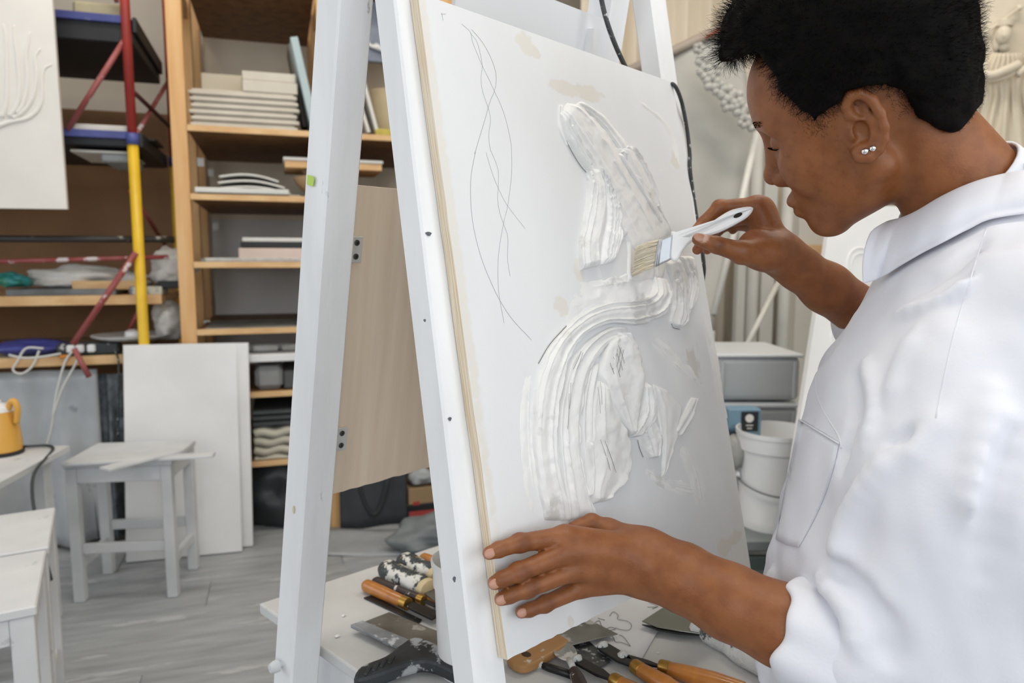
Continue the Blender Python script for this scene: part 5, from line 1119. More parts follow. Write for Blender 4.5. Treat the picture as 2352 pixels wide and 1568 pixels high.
# rough plaster block under the figure
rb_ = blob('rough_plaster_block', atY(2335, 392, Ys - .02), (.13, .06, .06), mat('grey_plaster_rock', '#cfd0cd', .8, '#b7b9b8', 9, bump=.4), 15, 4, .22); tag(rb_, 'rough grey plaster block under the robed figure', 'block')
pd = thing('plinth', (*atY(2330, 420, Ys)[:2], 0), 'plain white plinth carrying the robed figure relief', 'plinth')
pz = atY(2330, 410, Ys)[2] - .03
box('column', (atY(2330, 400, Ys)[0] + .1, Ys + .05, pz / 2), (.6, .22, pz), BOARDW, pd, .004); box('cap', (atY(2330, 400, Ys)[0] + .1, Ys + .05, pz + .012), (.64, .26, .024), BOARDW, pd, .004)
# ------------------------------------------------------------------ the person: distance fields turned into continuous skinned surfaces
f32 = np.float32
def smin(a, b, k): h = np.clip(.5 + .5 * (b - a) / k, 0, 1); return b * (1 - h) + a * h - k * h * (1 - h)
def smax(a, b, k): return -smin(-a, -b, k)
def sell(P, c, r, R=None):
    q = P - np.asarray(c, f32)
    if R is not None: q = q @ np.asarray(R, f32)
    r = np.asarray(r, f32); k0 = np.linalg.norm(q / r, axis=1); k1 = np.linalg.norm(q / (r * r), axis=1) + 1e-9; return k0 * (k0 - 1) / k1
def scone(P, a, b, ra, rb):
    a = np.asarray(a, f32); ba = np.asarray(b, f32) - a; pa = P - a; h = np.clip(pa @ ba / (ba @ ba), 0, 1); return np.linalg.norm(pa - h[:, None] * ba, axis=1) - (ra + (rb - ra) * h)
def schain(P, pts, rads, k=.004):
    d = None
    for i in range(len(pts) - 1):
        e = scone(P, pts[i], pts[i + 1], rads[i], rads[i + 1]); d = e if d is None else smin(d, e, k)
    return d
def grouped(fn, lo, hi, pad=.03):
    lo = np.asarray(lo, f32) - pad; hi = np.asarray(hi, f32) + pad
    def g(P):
        q = np.maximum(np.maximum(lo - P, P - hi), 0); bd = np.linalg.norm(q, axis=1) + pad * .7; m = (q <= 0).all(1); d = bd
        if m.any(): d[m] = fn(P[m])
        return d
    return g
def mesh_sdf(f, lo, hi, vox, blk=14, batch=48):
    """block-sparse surface nets; returns vertices and quads"""
    lo = np.asarray(lo, f32); n = np.ceil((np.asarray(hi) - lo) / (vox * blk)).astype(int)
    I = np.stack(np.meshgrid(*[np.arange(k) for k in n], indexing='ij'), -1).reshape(-1, 3)
    C = lo + (I + .5).astype(f32) * (vox * blk); d = np.concatenate([f(C[i:i + 60000].astype(f32)) for i in range(0, len(C), 60000)])
    I = I[np.abs(d) < vox * blk * 1.15]; N = n * blk + 4
    o = np.stack(np.meshgrid(*[np.arange(blk + 1)] * 3, indexing='ij'), -1).reshape(-1, 3)
    cid = lambda q: (q[..., 0].astype(np.int64) + 1) * N[1] * N[2] + (q[..., 1] + 1) * N[2] + q[..., 2] + 1
    VI, VP, Q = [], [], []
    for b0 in range(0, len(I), batch):
        B = I[b0:b0 + batch]; S = B[:, None, :] * blk + o[None]; P = (lo + S.reshape(-1, 3) * vox).astype(f32)
        D = f(P).reshape(len(B), blk + 1, blk + 1, blk + 1); G = D < 0
        c = np.stack([D[:, i:blk + i, j:blk + j, k:blk + k] for i in (0, 1) for j in (0, 1) for k in (0, 1)], -1); s = c < 0
        act = s.any(-1) & ~s.all(-1); w = np.argwhere(act)
        if len(w):
            v = c[act]; acc = np.zeros((len(w), 3)); cnt = np.zeros(len(w)); co = np.array([(i, j, k) for i in (0, 1) for j in (0, 1) for k in (0, 1)], float)
            for a in range(8):
                for ax, st in ((0, 4), (1, 2), (2, 1)):
                    if co[a][ax] == 0:
                        e = a + st; x = (v[:, a] < 0) != (v[:, e] < 0); t = v[:, a] / (v[:, a] - v[:, e] + 1e-12)
                        p = co[a] + np.where(x, t, 0)[:, None] * np.eye(3)[ax]; acc += np.where(x[:, None], p, 0); cnt += x
            cell = B[w[:, 0]] * blk + w[:, 1:]; VI.append(cid(cell)); VP.append(lo + (cell + acc / cnt[:, None]) * vox)
        for ax in range(3):
            sl = [slice(0, blk)] * 3; s2 = list(sl); s2[ax] = slice(1, blk + 1); g0 = G[(slice(None), *sl)]; g1 = G[(slice(None), *s2)]
            e = np.argwhere(g0 != g1)
            if not len(e): continue
            sm = B[e[:, 0]] * blk + e[:, 1:]; ins = g0[tuple(e.T)]; u, v_ = (ax + 1) % 3, (ax + 2) % 3; eu, ev = np.eye(3, dtype=int)[u], np.eye(3, dtype=int)[v_]
            q = np.stack([cid(sm - eu - ev), cid(sm - ev), cid(sm), cid(sm - eu)], 1); q[~ins] = q[~ins][:, ::-1]; Q.append(q)
    VI = np.concatenate(VI); VP = np.concatenate(VP); Q = np.concatenate(Q); od = np.argsort(VI); VI = VI[od]; VP = VP[od]
    ix = np.searchsorted(VI, Q); ix[ix >= len(VI)] = 0; ok = (VI[ix] == Q).all(1); return VP, ix[ok]
def sgrad(f, P, h=.0015):
    P = P.astype(f32); g = np.stack([f(P + f32(h) * np.eye(3, dtype=f32)[i]) - f(P - f32(h) * np.eye(3, dtype=f32)[i]) for i in range(3)], 1); return g / (np.linalg.norm(g, axis=1)[:, None] + 1e-9)
def march(f, pts, t0=.35, t1=1.3, off=0.0):
    """first hit of pixel rays with a distance field, pushed outward by off"""
    D = np.array([nrm(ray(*p)) for p in pts]).astype(f32); t = np.full(len(D), t0, f32)
    for _ in range(120): t = np.minimum(t + np.maximum(f((CC + D * t[:, None]).astype(f32)) - off, -.02) * .7, t1)
    bad = np.abs(f((CC + D * t[:, None]).astype(f32)) - off) > .006          # rays past the outline keep their neighbour's depth
    if bad.any() and not bad.all():
        good = np.where(~bad)[0]; P_ = np.array(pts, float)
        for i in np.where(bad)[0]: t[i] = t[good[np.argmin(((P_[good] - P_[i]) ** 2).sum(1))]]
    return CC + D * t[:, None]

# ---- head pose
def ypr(yaw, pitch, roll):
    y, p, r = np.radians([yaw, pitch, roll]); fw = A(-math.cos(y) * math.cos(p), math.sin(y) * math.cos(p), -math.sin(p)); l0 = A(-math.sin(y), -math.cos(y), 0); u0 = np.cross(fw, l0)
    l = l0 * math.cos(r) - u0 * math.sin(r); return np.stack([fw, l, np.cross(fw, l)], 1)
HR = ypr(40, 20, 24); HC = A(.3845, .810, 1.315)
HR32, HC32 = HR.astype(f32), HC.astype(f32)
def hw(*p): return HC + HR @ np.asarray(p, float)               # head-local to world
def hlp(x, y, yl):                                               # pixel to head-local, on the plane y = yl
    p = onpl(x, y, hw(0, yl, 0), HR[:, 1]); return HR.T @ (p - HC)
def c1_(x, y): return (1640 + x / 2.8, y / 2.8)                  # face close-up coordinates
def sym(P): Q = P.copy(); Q[:, 1] = np.abs(Q[:, 1]); return Q
NB = atY(2215, 452, .80)                                         # base of the neck
NBL = HR.T @ (NB - HC)
def head_local(P):
    S = sym(P)
    d = sell(P, (-.004, 0, .045), (.100, .074, .086)); d = smin(d, sell(P, (.036, 0, .048), (.061, .062, .062)), .03)
    d = smin(d, sell(P, (.042, 0, -.020), (.052, .057, .068)), .03)
    d = smin(d, sell(S, (.056, .034, -.026), (.034, .028, .038)), .022)
    d = smin(d, scone(S, (-.002, .050, -.050), (.066, .014, -.100), .021, .017), .022)
    d = smin(d, sell(P, (.078, 0, -.101), (.021, .023, .019)), .016)
    d = smin(d, sell(P, (.079, 0, -.068), (.025, .031, .028)), .016)
    d = smin(d, scone(S, (.087, .010, .038), (.074, .044, .036), .011, .011), .014)
    d = smax(d, -sell(S, (.100, .034, .014), (.018, .019, .013)), .016)
    d = smin(d, sell(S, (.0775, .0315, .013), (.0135, .0145, .0125)), .004)
    n = smin(scone(P, (.092, 0, .024), (.108, 0, -.020), .0085, .0110), sell(P, (.1120, 0, -.0260), (.0115, .0125, .0108)), .008)
    n = smin(n, sell(S, (.1010, .0150, -.0310), (.0105, .0085, .0088)), .006)
    d = smin(d, n, .012)
    lp = smin(sell(P, (.1000, 0, -.0620), (.0105, .023, .0082)), sell(P, (.0975, 0, -.0765), (.0105, .0205, .0090)), .002)
    d = smin(d, lp, .006)
    d = smin(d, sell(S, (0, .060, .0), (.02, .012, .035)), .02); d = smin(d, sell(P, (.022, 0, -.072), (.055, .050, .036)), .025)
    return d
# ---- left ear, its outline taken in the plane of the ear
EO = hw(.004, .0735, 0); en = nrm(HR @ A(-.30, .95, 0))
def ep(x, y, w=0.0): return HR.T @ (onpl(*c1_(x, y), EO, en) + en * w - HC)
EARH = [ep(*p) for p in ((905, 775, 0.0052), (862, 735, 0.0062), (838, 672, 0.0082), (862, 618, 0.0102), (925, 598, 0.0122), (995, 635, 0.0142), (1045, 715, 0.0152), (1074, 805, 0.0152), (1074, 885, 0.0142), (1040, 955, 0.0122), (985, 1000, 0.0102), (935, 1004, 0.0082), (908, 972, 0.0052))]
EARR = [.0030, .0042, .0048, .0050, .0050, .0050, .0050, .0048, .0046, .0050, .0062, .0058, .0036]
ECN = ep(965, 800, 0); EB = HR.T @ en; EUP = nrm(ep(930, 600) - ep(975, 1000)); EFW = np.cross(EUP, EB); ER_ = np.stack([EFW, EUP, EB], 1)
def ear_local(P):
    d = schain(P, EARH, EARR, .003)
    d = smin(d, sell(P, ep(962, 800, -.0015), (.0190, .0330, .0045), ER_), .004)
    d = smin(d, schain(P, [ep(870, 742, .006), ep(930, 772, .008), ep(985, 770, .008)], [.0035, .0034, .003]), .003)
    d = smin(d, schain(P, [ep(960, 690, .006), ep(1005, 780, .009), ep(1022, 860, .009), ep(1005, 930, .008), ep(950, 940, .007)], [.0034, .0040, .0042, .0042, .0040]), .004)
    d = smin(d, sell(P, ep(888, 855, .004), (.0050, .0085, .0060), ER_), .005)
    d = smin(d, sell(P, ep(952, 975, .004), (.0098, .0095, .0058), ER_), .005)
    d = smax(d, -sell(P, ep(930, 825, .006), (.0066, .0092, .0115), ER_), .003)
    return d
_ear = grouped(ear_local, np.min(EARH, 0) - .012, np.max(EARH, 0) + .012, .02)
def head_f(Pw):
    P = (Pw - HC32) @ HR32
    d = head_local(P); Pm = P.copy(); Pm[:, 1] *= -1
    d = smin(d, _ear(P), .006); d = smin(d, _ear(Pm), .006)
    nk = scone(P, (-.040, 0, -.030), NBL, .049, .062)
    return smin(d, nk, .013)
head_g = grouped(head_f, np.minimum(HC - .17, NB - .09), np.maximum(HC + .17, NB + .09))

# ---- left arm and hand resting on the panel (close-up coordinates; w = height above the panel)
def c3(x, y): return (1080 + x / 2.94, 1150 + y / 2.94)
def lj(x, y, w): return onpl(*c3(x, y), PB + PN * w, PN)
def ly(x, y, Y): return atY(*c3(x, y), Y)
LW = ly(1180, 412, .750)
LF = {  # joints: base knuckle, middle, last, tip; radii
    'index': ([lj(640, 244, .034), lj(335, 283, .017), lj(195, 328, .0125), lj(128, 352, .0095)], [.0114, .0091, .0079, .0068]),
    'middle': ([lj(650, 350, .040), lj(325, 480, .021), lj(212, 532, .0145), lj(163, 553, .0105)], [.0114, .0092, .0081, .0070]),
    'ring': ([lj(695, 468, .040), lj(385, 592, .021), lj(262, 640, .0145), lj(208, 662, .0105)], [.0110, .0088, .0079, .0069]),
    'little': ([lj(755, 582, .036), lj(505, 695, .018), lj(400, 735, .0125), lj(345, 750, .0100)], [.0100, .0081, .0072, .0064]),
}
LTH = ([ly(1080, 330, .760), ly(930, 215, .775), lj(820, 148, .018), lj(700, 190, .0105)], [.018, .0140, .0105, .0085])
ELB = ly(2750, 1065, .655)
def left_f(P):
    pm = schain(P, [LW, lj(650, 270, .036)], [.0190, .0135], .004)
    for k, (q, r) in LF.items():
        pm = smin(pm, scone(P, LW + (A(0, 0, .010) if k in ('index', 'middle') else A(0, 0, -.012)), q[0], .0200, r[0] * 1.08), .008)
    pm = smin(pm, scone(P, LW + A(.0, 0, .016), LTH[0][1], .019, .0155), .012)
    pm = smin(pm, sell(P, ly(1150, 545, .748), (.016, .016, .012)), .012)
    arm = schain(P, [ly(1180, 412, .750), ly(1425, 512, .728), ly(1750, 680, .704), ly(2100, 838, .680), ELB], [.0285, .0322, .0350, .0372, .0400], .02)
    arm = smin(arm, sell(P, ly(1190, 460, .726), (.012, .010, .012)), .010)
    d = smin(pm, arm, .022)
    out = None
    for q, r in list(LF.values()) + [LTH]:
        fg = schain(P, q, r, .003); fg = smin(fg, sell(P, q[1], (r[1] * 1.06,) * 3), .004); e = smin(d, fg, .0050); out = e if out is None else np.minimum(out, e)
    return out
lp_ = np.array([LW, ELB] + [p for q, _ in LF.values() for p in q] + LTH[0]); left_g = grouped(left_f, lp_.min(0) - .05, lp_.max(0) + .05)

# ---- right arm and hand holding the brush
def c2(x, y, Y): return atY(1400 + x / 3.92, 430 + y / 3.92, Y)
RW = c2(1530, 600, .945); REL = c2(2620, 1375, 1.0)
RTH = ([c2(1430, 600, .925), c2(1190, 585, .908), c2(965, 520, .902), c2(800, 468, .906)], [.0200, .0132, .0108, .0080])
RF = {
    'index': ([c2(1322, 168, .957), c2(990, 182, .962), c2(845, 320, .958), c2(765, 402, .950)], [.0120, .0098, .0084, .0066]),
    'middle': ([c2(1335, 235, .978), c2(1020, 312, .990), c2(868, 450, .978), c2(790, 562, .962)], [.0118, .0092, .0080, .0068]),
    'ring': ([c2(1345, 310, .995), c2(1030, 335, 1.010), c2(915, 450, 1.000), c2(880, 562, .985)], [.0112, .0088, .0078, .0066]),
    'little': ([c2(1370, 385, 1.005), c2(1180, 330, 1.022), c2(1120, 360, 1.015), c2(1110, 385, 1.008)], [.0102, .0080, .0070, .0060]),
}
def right_f(P):
    pm = scone(P, RW, RTH[0][0], .022, .021)
    for k, (q, r) in RF.items(): pm = smin(pm, scone(P, RW + A(0, .008, .004), q[0], .0200, r[0] * 1.15), .012)
    pm = smin(pm, sell(P, c2(1330, 540, .930), (.026, .018, .024)), .014); pm = smin(pm, sell(P, c2(1395, 300, .965), (.016, .018, .030)), .014)
    pm = smin(pm, schain(P, [c2(1480, 610, .935), RTH[0][1]], [.0200, .0138]), .012)
    arm = schain(P, [RW, c2(1700, 728, .950), c2(1950, 905, .960), REL], [.0222, .0266, .0312, .0380], .015); arm = smin(arm, sell(P, c2(1625, 560, .955), (.011, .011, .010)), .010)
    d = smin(pm, arm, .02); out = None
    for q, r in list(RF.values()) + [RTH]:
        fg = schain(P, q, r, .003); fg = smin(fg, sell(P, q[1], (r[1] * 1.05,) * 3), .004); e = smin(d, fg, .006); out = e if out is None else np.minimum(out, e)
    return out
rp_ = np.array([RW, REL] + [p for q, _ in RF.values() for p in q] + RTH[0]); right_g = grouped(right_f, rp_.min(0) - .05, rp_.max(0) + .05)

# ---- trunk under the shirt, so that head, arms and body are one surface
SHL = atY(2330, 800, .655); SHRt = A(.60, .945, 1.10); CH = A(.515, .80, 1.07); PEL = A(.57, .75, .50)
def core_f(P):
    d = scone(P, NB + (CH - NB) * .3, CH, .046, .060); d = smin(d, scone(P, CH, PEL, .060, .08), .04)
    d = smin(d, scone(P, CH + A(0, 0, .02), SHL, .05, .042), .04); d = smin(d, scone(P, CH + A(0, 0, .02), SHRt, .05, .040), .04)
    d = smin(d, scone(P, SHL, ELB, .044, .040), .02); d = smin(d, scone(P, SHRt, REL, .040, .038), .02)
    return d
def body_f(P):
    d = core_f(P); d = smin(d, head_g(P), .018); d = smin(d, left_g(P), .012); return smin(d, right_g(P), .012)

SKIN = mat('skin', '#ffffff', .47, '#e6dcd6', 55, detail=6, vcol='Col', sub=.12, bump=.10, bscale=420, spec=.42, contrast=(.40, .66))
lo = np.array([-.09, .60, .40]); hi = np.array([.78, 1.12, 1.50])
BV, BF = mesh_sdf(body_f, lo, hi, .0021)
# colour of the skin itself: nails, knuckles, lips, ear and freckles
tone = np.tile(np.array(srgb('#8c5630')), (len(BV), 1)); n0 = fbm(BV, 38, 3)[:, None]; tone *= 1 + .06 * n0
def tint(c, rad, col, amt, hard=2.0):
    global tone
    d = np.linalg.norm(BV - np.asarray(c), axis=1) / rad; w = (amt * np.clip(1 - d ** hard, 0, 1))[:, None]; tone = tone * (1 - w) + np.array(srgb(col)) * w
for q, r in list(LF.values()):
    for j, a_ in ((1, .50), (2, .35)):
        tint(q[j] + PN * r[j] * .8, r[j] * 1.25, '#5a3320', a_)
    dirn = nrm(q[3] - q[2]); tint(q[3] + dirn * r[3] * .75 + PN * r[3] * .55, r[3] * .95, '#b07c64', .8, 6)
    tint(q[0] + PN * r[0], .014, '#6a3f26', .25)
tint(RTH[0][3] + A(.004, -.007, .002), .0078, '#d3aea0', .95, 6); tint(RTH[0][2] + A(0, -.008, 0), .011, '#5f3722', .5)
for k in ('index', 'middle', 'ring'):
    q, r = RF[k]; tint(q[3], r[3] * 2.2, '#c07a58', .6); tint(q[1], .011, '#6a3f26', .35)
tint(c2(1290, 470, .92), .02, '#b06a48', .45)
hl = (BV - HC) @ HR
lipw = np.clip(1 - np.linalg.norm((hl - A(.105, 0, -.069)) / A(.012, .024, .014), axis=1), 0, 1)[:, None]; tone = tone * (1 - lipw * .8) + np.array(srgb('#6a3b33')) * lipw * .8
neckw = np.clip((-.03 - hl[:, 0]) / .05, 0, 1)[:, None] * np.clip((.04 - hl[:, 2]) / .04, 0, 1)[:, None]; tone = tone * (1 + .10 * neckw)
spk = fbm(BV, 300, 2); fr_ = ((spk > .70) & (hl[:, 0] > .01) & (hl[:, 2] < .03) & (hl[:, 2] > -.1) & (np.abs(hl[:, 1]) < .1))[:, None]; tone = np.where(fr_, tone * .84, tone)
person = big('person', BV, BF, SKIN, None, True, np.clip(tone, 0, 1))
tag(person, 'person in a white shirt bending toward the panel, holding a brush', 'person')

# fingernails of the hand on the panel and of the thumb on the brush
NAIL = mat('fingernail', '#b98a75', .35, '#ae7f6a', 60, spec=.5)
def nail(c, dirn, nor, r):
    nor = nrm(nor - dirn * (nor @ dirn)); x = np.cross(dirn, nor); bm = bmesh.new(); bmesh.ops.create_uvsphere(bm, u_segments=16, v_segments=10, radius=1)
    Rm = np.stack([x, dirn, nor], 1)
    for v in bm.verts: v.co = Vector([float(t) for t in (c + Rm @ (np.array(v.co) * A(r * .70, r * .95, r * .22)))])
    bm_obj('fingernail', bm, NAIL, person, True)
for q, r in LF.values():
    dn_ = nrm(q[3] - q[2]); nail(q[3] + dn_ * r[3] * .35 + nrm(PN + A(0, -.35, .3)) * r[3] * .86, dn_, PN + A(0, -.35, .3), r[3])
dn_ = nrm(RTH[0][3] - RTH[0][2]); nail(RTH[0][3] + dn_ * .001 + nrm(A(.1, -1, .25)) * .0072, dn_, A(.1, -1, .25), .0082)

# studs in the ear lobe, eyelashes, brow
STUD = mat('silver_stud', '#e6e6ea', .12, metal=1.0)
for x, y in ((953, 962), (1003, 944)):
    c = HC + HR @ ep(x, y, .0140); bm = bmesh.new(); bmesh.ops.create_icosphere(bm, subdivisions=3, radius=.0036); o = bm_obj('stud_earring', bm, STUD, person, True); o.location = tuple(c)
HAIRM = mat('black_hair', '#0f0c0a', .85, '#080706', 60, spec=.12)
for sy in (-1, 1):
    V, F = [], []; 
    for i in range(26):
        t = i / 25; y = sy * (.018 + .028 * t); p0 = A(.0895 - .010 * t ** 2, y, .0085 + .002 * math.sin(3 * t)); q = p0 + A(.0085, sy * .002 * t, .002); mid = (p0 + q) / 2 + A(0, 0, -.0022)
        v, f = tube_vf([hw(*p0), hw(*mid), hw(*q)], [.00035, .0003, .0001], 3, False); F += [tuple(k + len(V) for k in ff) for ff in f]; V += list(v)
    big('eyelashes', V, F, HAIRM, person)
    V, F = [], []
    for i in range(150):
        t = random.random(); y = sy * (.014 + .036 * t); p0 = A(.1005 - .017 * t ** 1.7 + random.uniform(-.0005, .0005), y, .0385 + .004 * math.sin(t * 2.6) + random.uniform(-.0035, .0035)); q = p0 + A(.0005, sy * .006, .0015)
        v, f = tube_vf([hw(*p0), hw(*q)], [.00035, .00012], 3, False); F += [tuple(k + len(V) for k in ff) for ff in f]; V += list(v)
    big('eyebrow', V, F, HAIRM, person)

# ---- hair: short natural curls over a shaped volume cut along the hairline
HLINE = [(c1_(*p)) for p in ((270, 345), (335, 440), (385, 520), (390, 585), (470, 625), (560, 690), (610, 755), (655, 828), (690, 790), (745, 715), (830, 655), (870, 590), (960, 555), (1080, 555), (1190, 610), (1222, 720), (1290, 800), (1400, 865), (1500, 925), (1560, 925), (1640, 860), (1720, 800))]
HLL = np.array([hlp(x, y, .066)[[0, 2]] for x, y in HLINE])
HCUT = np.vstack([[HLL[0] + A(.25, .02)], HLL, [HLL[-1] + A(-.25, .03)], [[-.4, -.5]], [[.5, -.5]]]).astype(f32)   # polygon of the hairless part
def poly_sd(Q, V):
    d = np.full(len(Q), 1e9, f32); s = np.ones(len(Q), f32); n = len(V)
    for i in range(n):
        a, b = V[i], V[i - 1]; e = b - a; w = Q - a; t = np.clip(w @ e / (e @ e), 0, 1); d = np.minimum(d, ((w - t[:, None] * e) ** 2).sum(1))
        c1 = Q[:, 1] >= a[1]; c2_ = Q[:, 1] < b[1]; c3_ = e[0] * w[:, 1] > e[1] * w[:, 0]; fl_ = (c1 & c2_ & c3_) | (~c1 & ~c2_ & ~c3_); s = np.where(fl_, -s, s)
    return s * np.sqrt(d)
def hair_f(Pw):
    P = (Pw - HC32) @ HR32
    d = sell(P, (-.004, 0, .078), (.124, .096, .112)); d = smin(d, sell(P, (.031, 0, .124), (.056, .070, .050)), .03); d = smin(d, sell(P, (-.072, 0, .010), (.046, .064, .080)), .03)
    cut = poly_sd(P[:, [0, 2]], HCUT)                 # negative inside the hairless part
    lay = head_f(Pw) - .0075 - .004 * np.clip(cut / .02, 0, 1); lay = np.maximum(lay, -(P[:, 2] + .11)); d = smin(d, lay, .012)
    d = smax(d, -cut, .008)
    skin = head_local(P); d = smax(d, -(skin + .004), .004)
    thin = np.clip(cut / .05, 0, 1)                   # hair gets shorter toward the hairline
    return d + (1 - thin) * .004
def hair_n(P): return hair_f(P) + .0035 * fbm(P, 70, 3).astype(f32)
hv, hf = mesh_sdf(hair_n, HC - .24, HC + .26, .0040)
hair = big('hair', hv, hf, HAIRM, person); hair['label'] = 'short black natural curls'
nh = sgrad(hair_f, hv, .004)
def strands(base, nor, L, r0=.00022, seed=3, curl=.0016):
    g = np.random.default_rng(seed); n = len(base); k = 5
    a = g.normal(size=(n, 3)); a -= nor * (a * nor).sum(1)[:, None]; a /= np.linalg.norm(a, axis=1)[:, None]; b = np.cross(nor, a); ph = g.uniform(0, 6.28, n)
    bend = a * g.uniform(-.6, .6, n)[:, None]
    path = []
    for i in range(k):
        t = i / (k - 1); an = ph + t * 5.0; path.append(base + nor * (L * t)[:, None] + bend * (L * t * t)[:, None] + (a * np.cos(an)[:, None] + b * np.sin(an)[:, None]) * (curl * t))
    path = np.stack(path, 1); V = []
    for s in range(3):
        o_ = a * math.cos(s * 2.094) + b * math.sin(s * 2.094); V.append(path + o_[:, None, :] * (r0 * np.linspace(1, .35, k))[None, :, None])
    V = np.stack(V, 2).reshape(-1, 3); bi = np.arange(n)[:, None, None] * (k * 3); F = []
    for i in range(k - 1):
        for s in range(3): s2 = (s + 1) % 3; F.append(np.array([i * 3 + s, i * 3 + s2, (i + 1) * 3 + s2, (i + 1) * 3 + s]))
    return V, (bi + np.array(F)[None]).reshape(-1, 4)
g = np.random.default_rng(5); loch = (hv - HC) @ HR
ids = g.choice(len(hv), 24000); L = g.uniform(.004, .013, len(ids)) * np.clip(.45 + (loch[ids, 2] + .02) / .10, .4, 1.3); fr0 = np.clip((loch[ids, 0] - .07) / .04, 0, 1) * np.clip((loch[ids, 2] - .06) / .03, 0, 1); L = L * (1 + 1.1 * fr0 * g.random(len(ids)))
sv, sf = strands(hv[ids] - nh[ids] * .002, nh[ids], L)
o = big('hair_curls', sv, sf, HAIRM, hair); o['kind'] = 'stuff'
# fine short hairs fading out along the hairline
hm = (BV - HC) @ HR; cutv = poly_sd(hm[:, [0, 2]].astype(f32), HCUT); cand = np.where((cutv > -.011) & (cutv < .006) & (hm[:, 2] > -.09) & (np.abs(hm[:, 1]) > .02) & (head_local(hm.astype(f32)) < .003))[0]
wgt = np.exp(-np.clip(-cutv[cand], 0, 1) / .0050); pick = cand[g.random(len(cand)) < wgt * .9]
nb_ = sgrad(head_g, BV[pick], .003); dn = nb_ * .5 + (HR @ A(-.5, 0, -.6)) * .8 + g.normal(size=(len(pick), 3)) * .35; dn /= np.linalg.norm(dn, axis=1)[:, None]
sv, sf = strands(BV[pick], dn, g.uniform(.0025, .0055, len(pick)), .00016, 9, .0008)
o = big('hairline_fuzz', sv, sf, HAIRM, hair); o['kind'] = 'stuff'
# ---- shirt: torso, sleeves with rolled cuffs, folds
FWD = nrm(A(-.85, .53, 0)); LAT = A(-FWD[1], FWD[0], 0) * -1      # LAT: toward the person's right, away from the viewer
if LAT[1] < 0: LAT = -LAT
SEC = np.array([  # z, centre x, centre y, half depth, half width
    (.40, .60, .74, .16, .20), (.55, .56, .745, .16, .205), (.68, .440, .775, .150, .205), (.78, .440, .78, .146, .205), (.86, .445, .785, .138, .203), (.95, .463, .79, .130, .20), (1.02, .478, .795, .122, .198),
    (1.09, .505, .80, .112, .190), (1.145, .527, .80, .098, .165), (1.19, .540, .80, .080, .125), (1.225, .548, .80, .066, .085), (1.26, .550, .80, .05, .06)])
SEC[2:, 1] += .0255; SEC[2:, 2] -= .016; SEC[2:-2, 3] += .03
def torso_f(P):
    z = P[:, 2]; cx, cy, a, b = [np.interp(z, SEC[:, 0], SEC[:, i]) for i in (1, 2, 3, 4)]
    qx = (P[:, 0] - cx) * FWD[0] + (P[:, 1] - cy) * FWD[1]; qy = (P[:, 0] - cx) * LAT[0] + (P[:, 1] - cy) * LAT[1]
    k = np.sqrt((qx / a) ** 2 + (qy / b) ** 2) + 1e-6; d = (k - 1) * np.sqrt((qx ** 2 + qy ** 2)) / k
    d = np.maximum(d * .85, np.maximum(z - 1.245, .42 - z)); return d
SE = ly(2560, 1010, .652)                                      # sleeve axis at the elbow
CUFA, CUFB = ly(2480, 1000, .662), ly(2150, 858, .678)
cax = nrm(CUFB - CUFA)
SHP = atY(2345, 770, .665)
def sleeve_f(P):
    d = scone(P, SHP, atY(2225, 1120, .640), .088, .092); d = smin(d, scone(P, atY(2225, 1120, .640), SE + A(.012, 0, .006), .092, .056), .03)
    return d
CUFL = float((CUFB - CUFA) @ cax)
def cuff_f(P):
    d = scone(P, SE, CUFA + cax * (CUFL - .055), .054, .046); q = P - CUFA.astype(f32); t = q @ cax.astype(f32); rad = np.linalg.norm(q - t[:, None] * cax.astype(f32), axis=1)
    return smax(d, -np.maximum(rad - .040, (CUFL - .040) - t), .004)
RSL_ = [SHRt + A(-.01, 0, 0), REL + A(.01, 0, .01), lerp(REL, RW, .22)]
def shirt0(P):
    d = torso_f(P); d = smin(d, sleeve_f(P), .035); d = smin(d, schain(P, RSL_, [.080, .068, .056], .03), .03)
    return smin(d, cuff_f(P), .012)
def folded(P):
    d = shirt0(P)
    m = np.abs(d) < .03
    if m.any():
        Q = P[m]; s = (Q - SHP.astype(f32)); ax = nrm(SE - SHP).astype(f32); t = s @ ax
        w1 = fbm(np.stack([Q[:, 0] * .6 + .2 * Q[:, 2], Q[:, 1] * .6, Q[:, 2] * .22 + .4 * Q[:, 0]], 1), 16, 3)      # long soft folds running down the cloth
        w2 = fbm(Q, 22, 2)
        d[m] = d[m] + .0085 * w1 + .0020 * w2
    return d
# creases laid where the cloth is pulled: ridges (+) and valleys (-), found on the cloth itself
CRE = [(((2112, 770), (2075, 850), (2050, 920)), .008, 1), (((2170, 960), (2130, 1000), (2085, 1060)), .008, 1), (((2085, 1000), (2010, 1080), (1950, 1160), (1912, 1250)), .008, -1),
       (((2060, 1040), (1985, 1130), (1940, 1210), (1920, 1290)), .010, 1), (((1912, 1300), (1960, 1345), (1992, 1372)), .009, -1), (((2110, 660), (2180, 615), (2250, 560)), .007, -1), (((2060, 720), (2160, 690), (2230, 640)), .006, 1),
       (((2010, 1400), (2040, 1450), (2050, 1520)), .009, -1), (((1990, 830), (2010, 930), (1990, 1030)), .006, 1), (((1960, 860), (1962, 960), (1930, 1080)), .006, -1), 
       (((2280, 900), (2255, 1050), (2240, 1200)), .010, 1), (((2330, 1000), (2290, 1150), (2260, 1320)), .010, -1), (((1850, 1340), (1900, 1380), (1930, 1460)), .006, -1), (((1880, 1330), (1940, 1400), (1970, 1500)), .007, 1), (((1770, 1320), (1760, 1450), (1750, 1560)), .008, 1), (((1830, 1010), (1800, 1130), (1775, 1240)), .005, -1)]
CRP = []
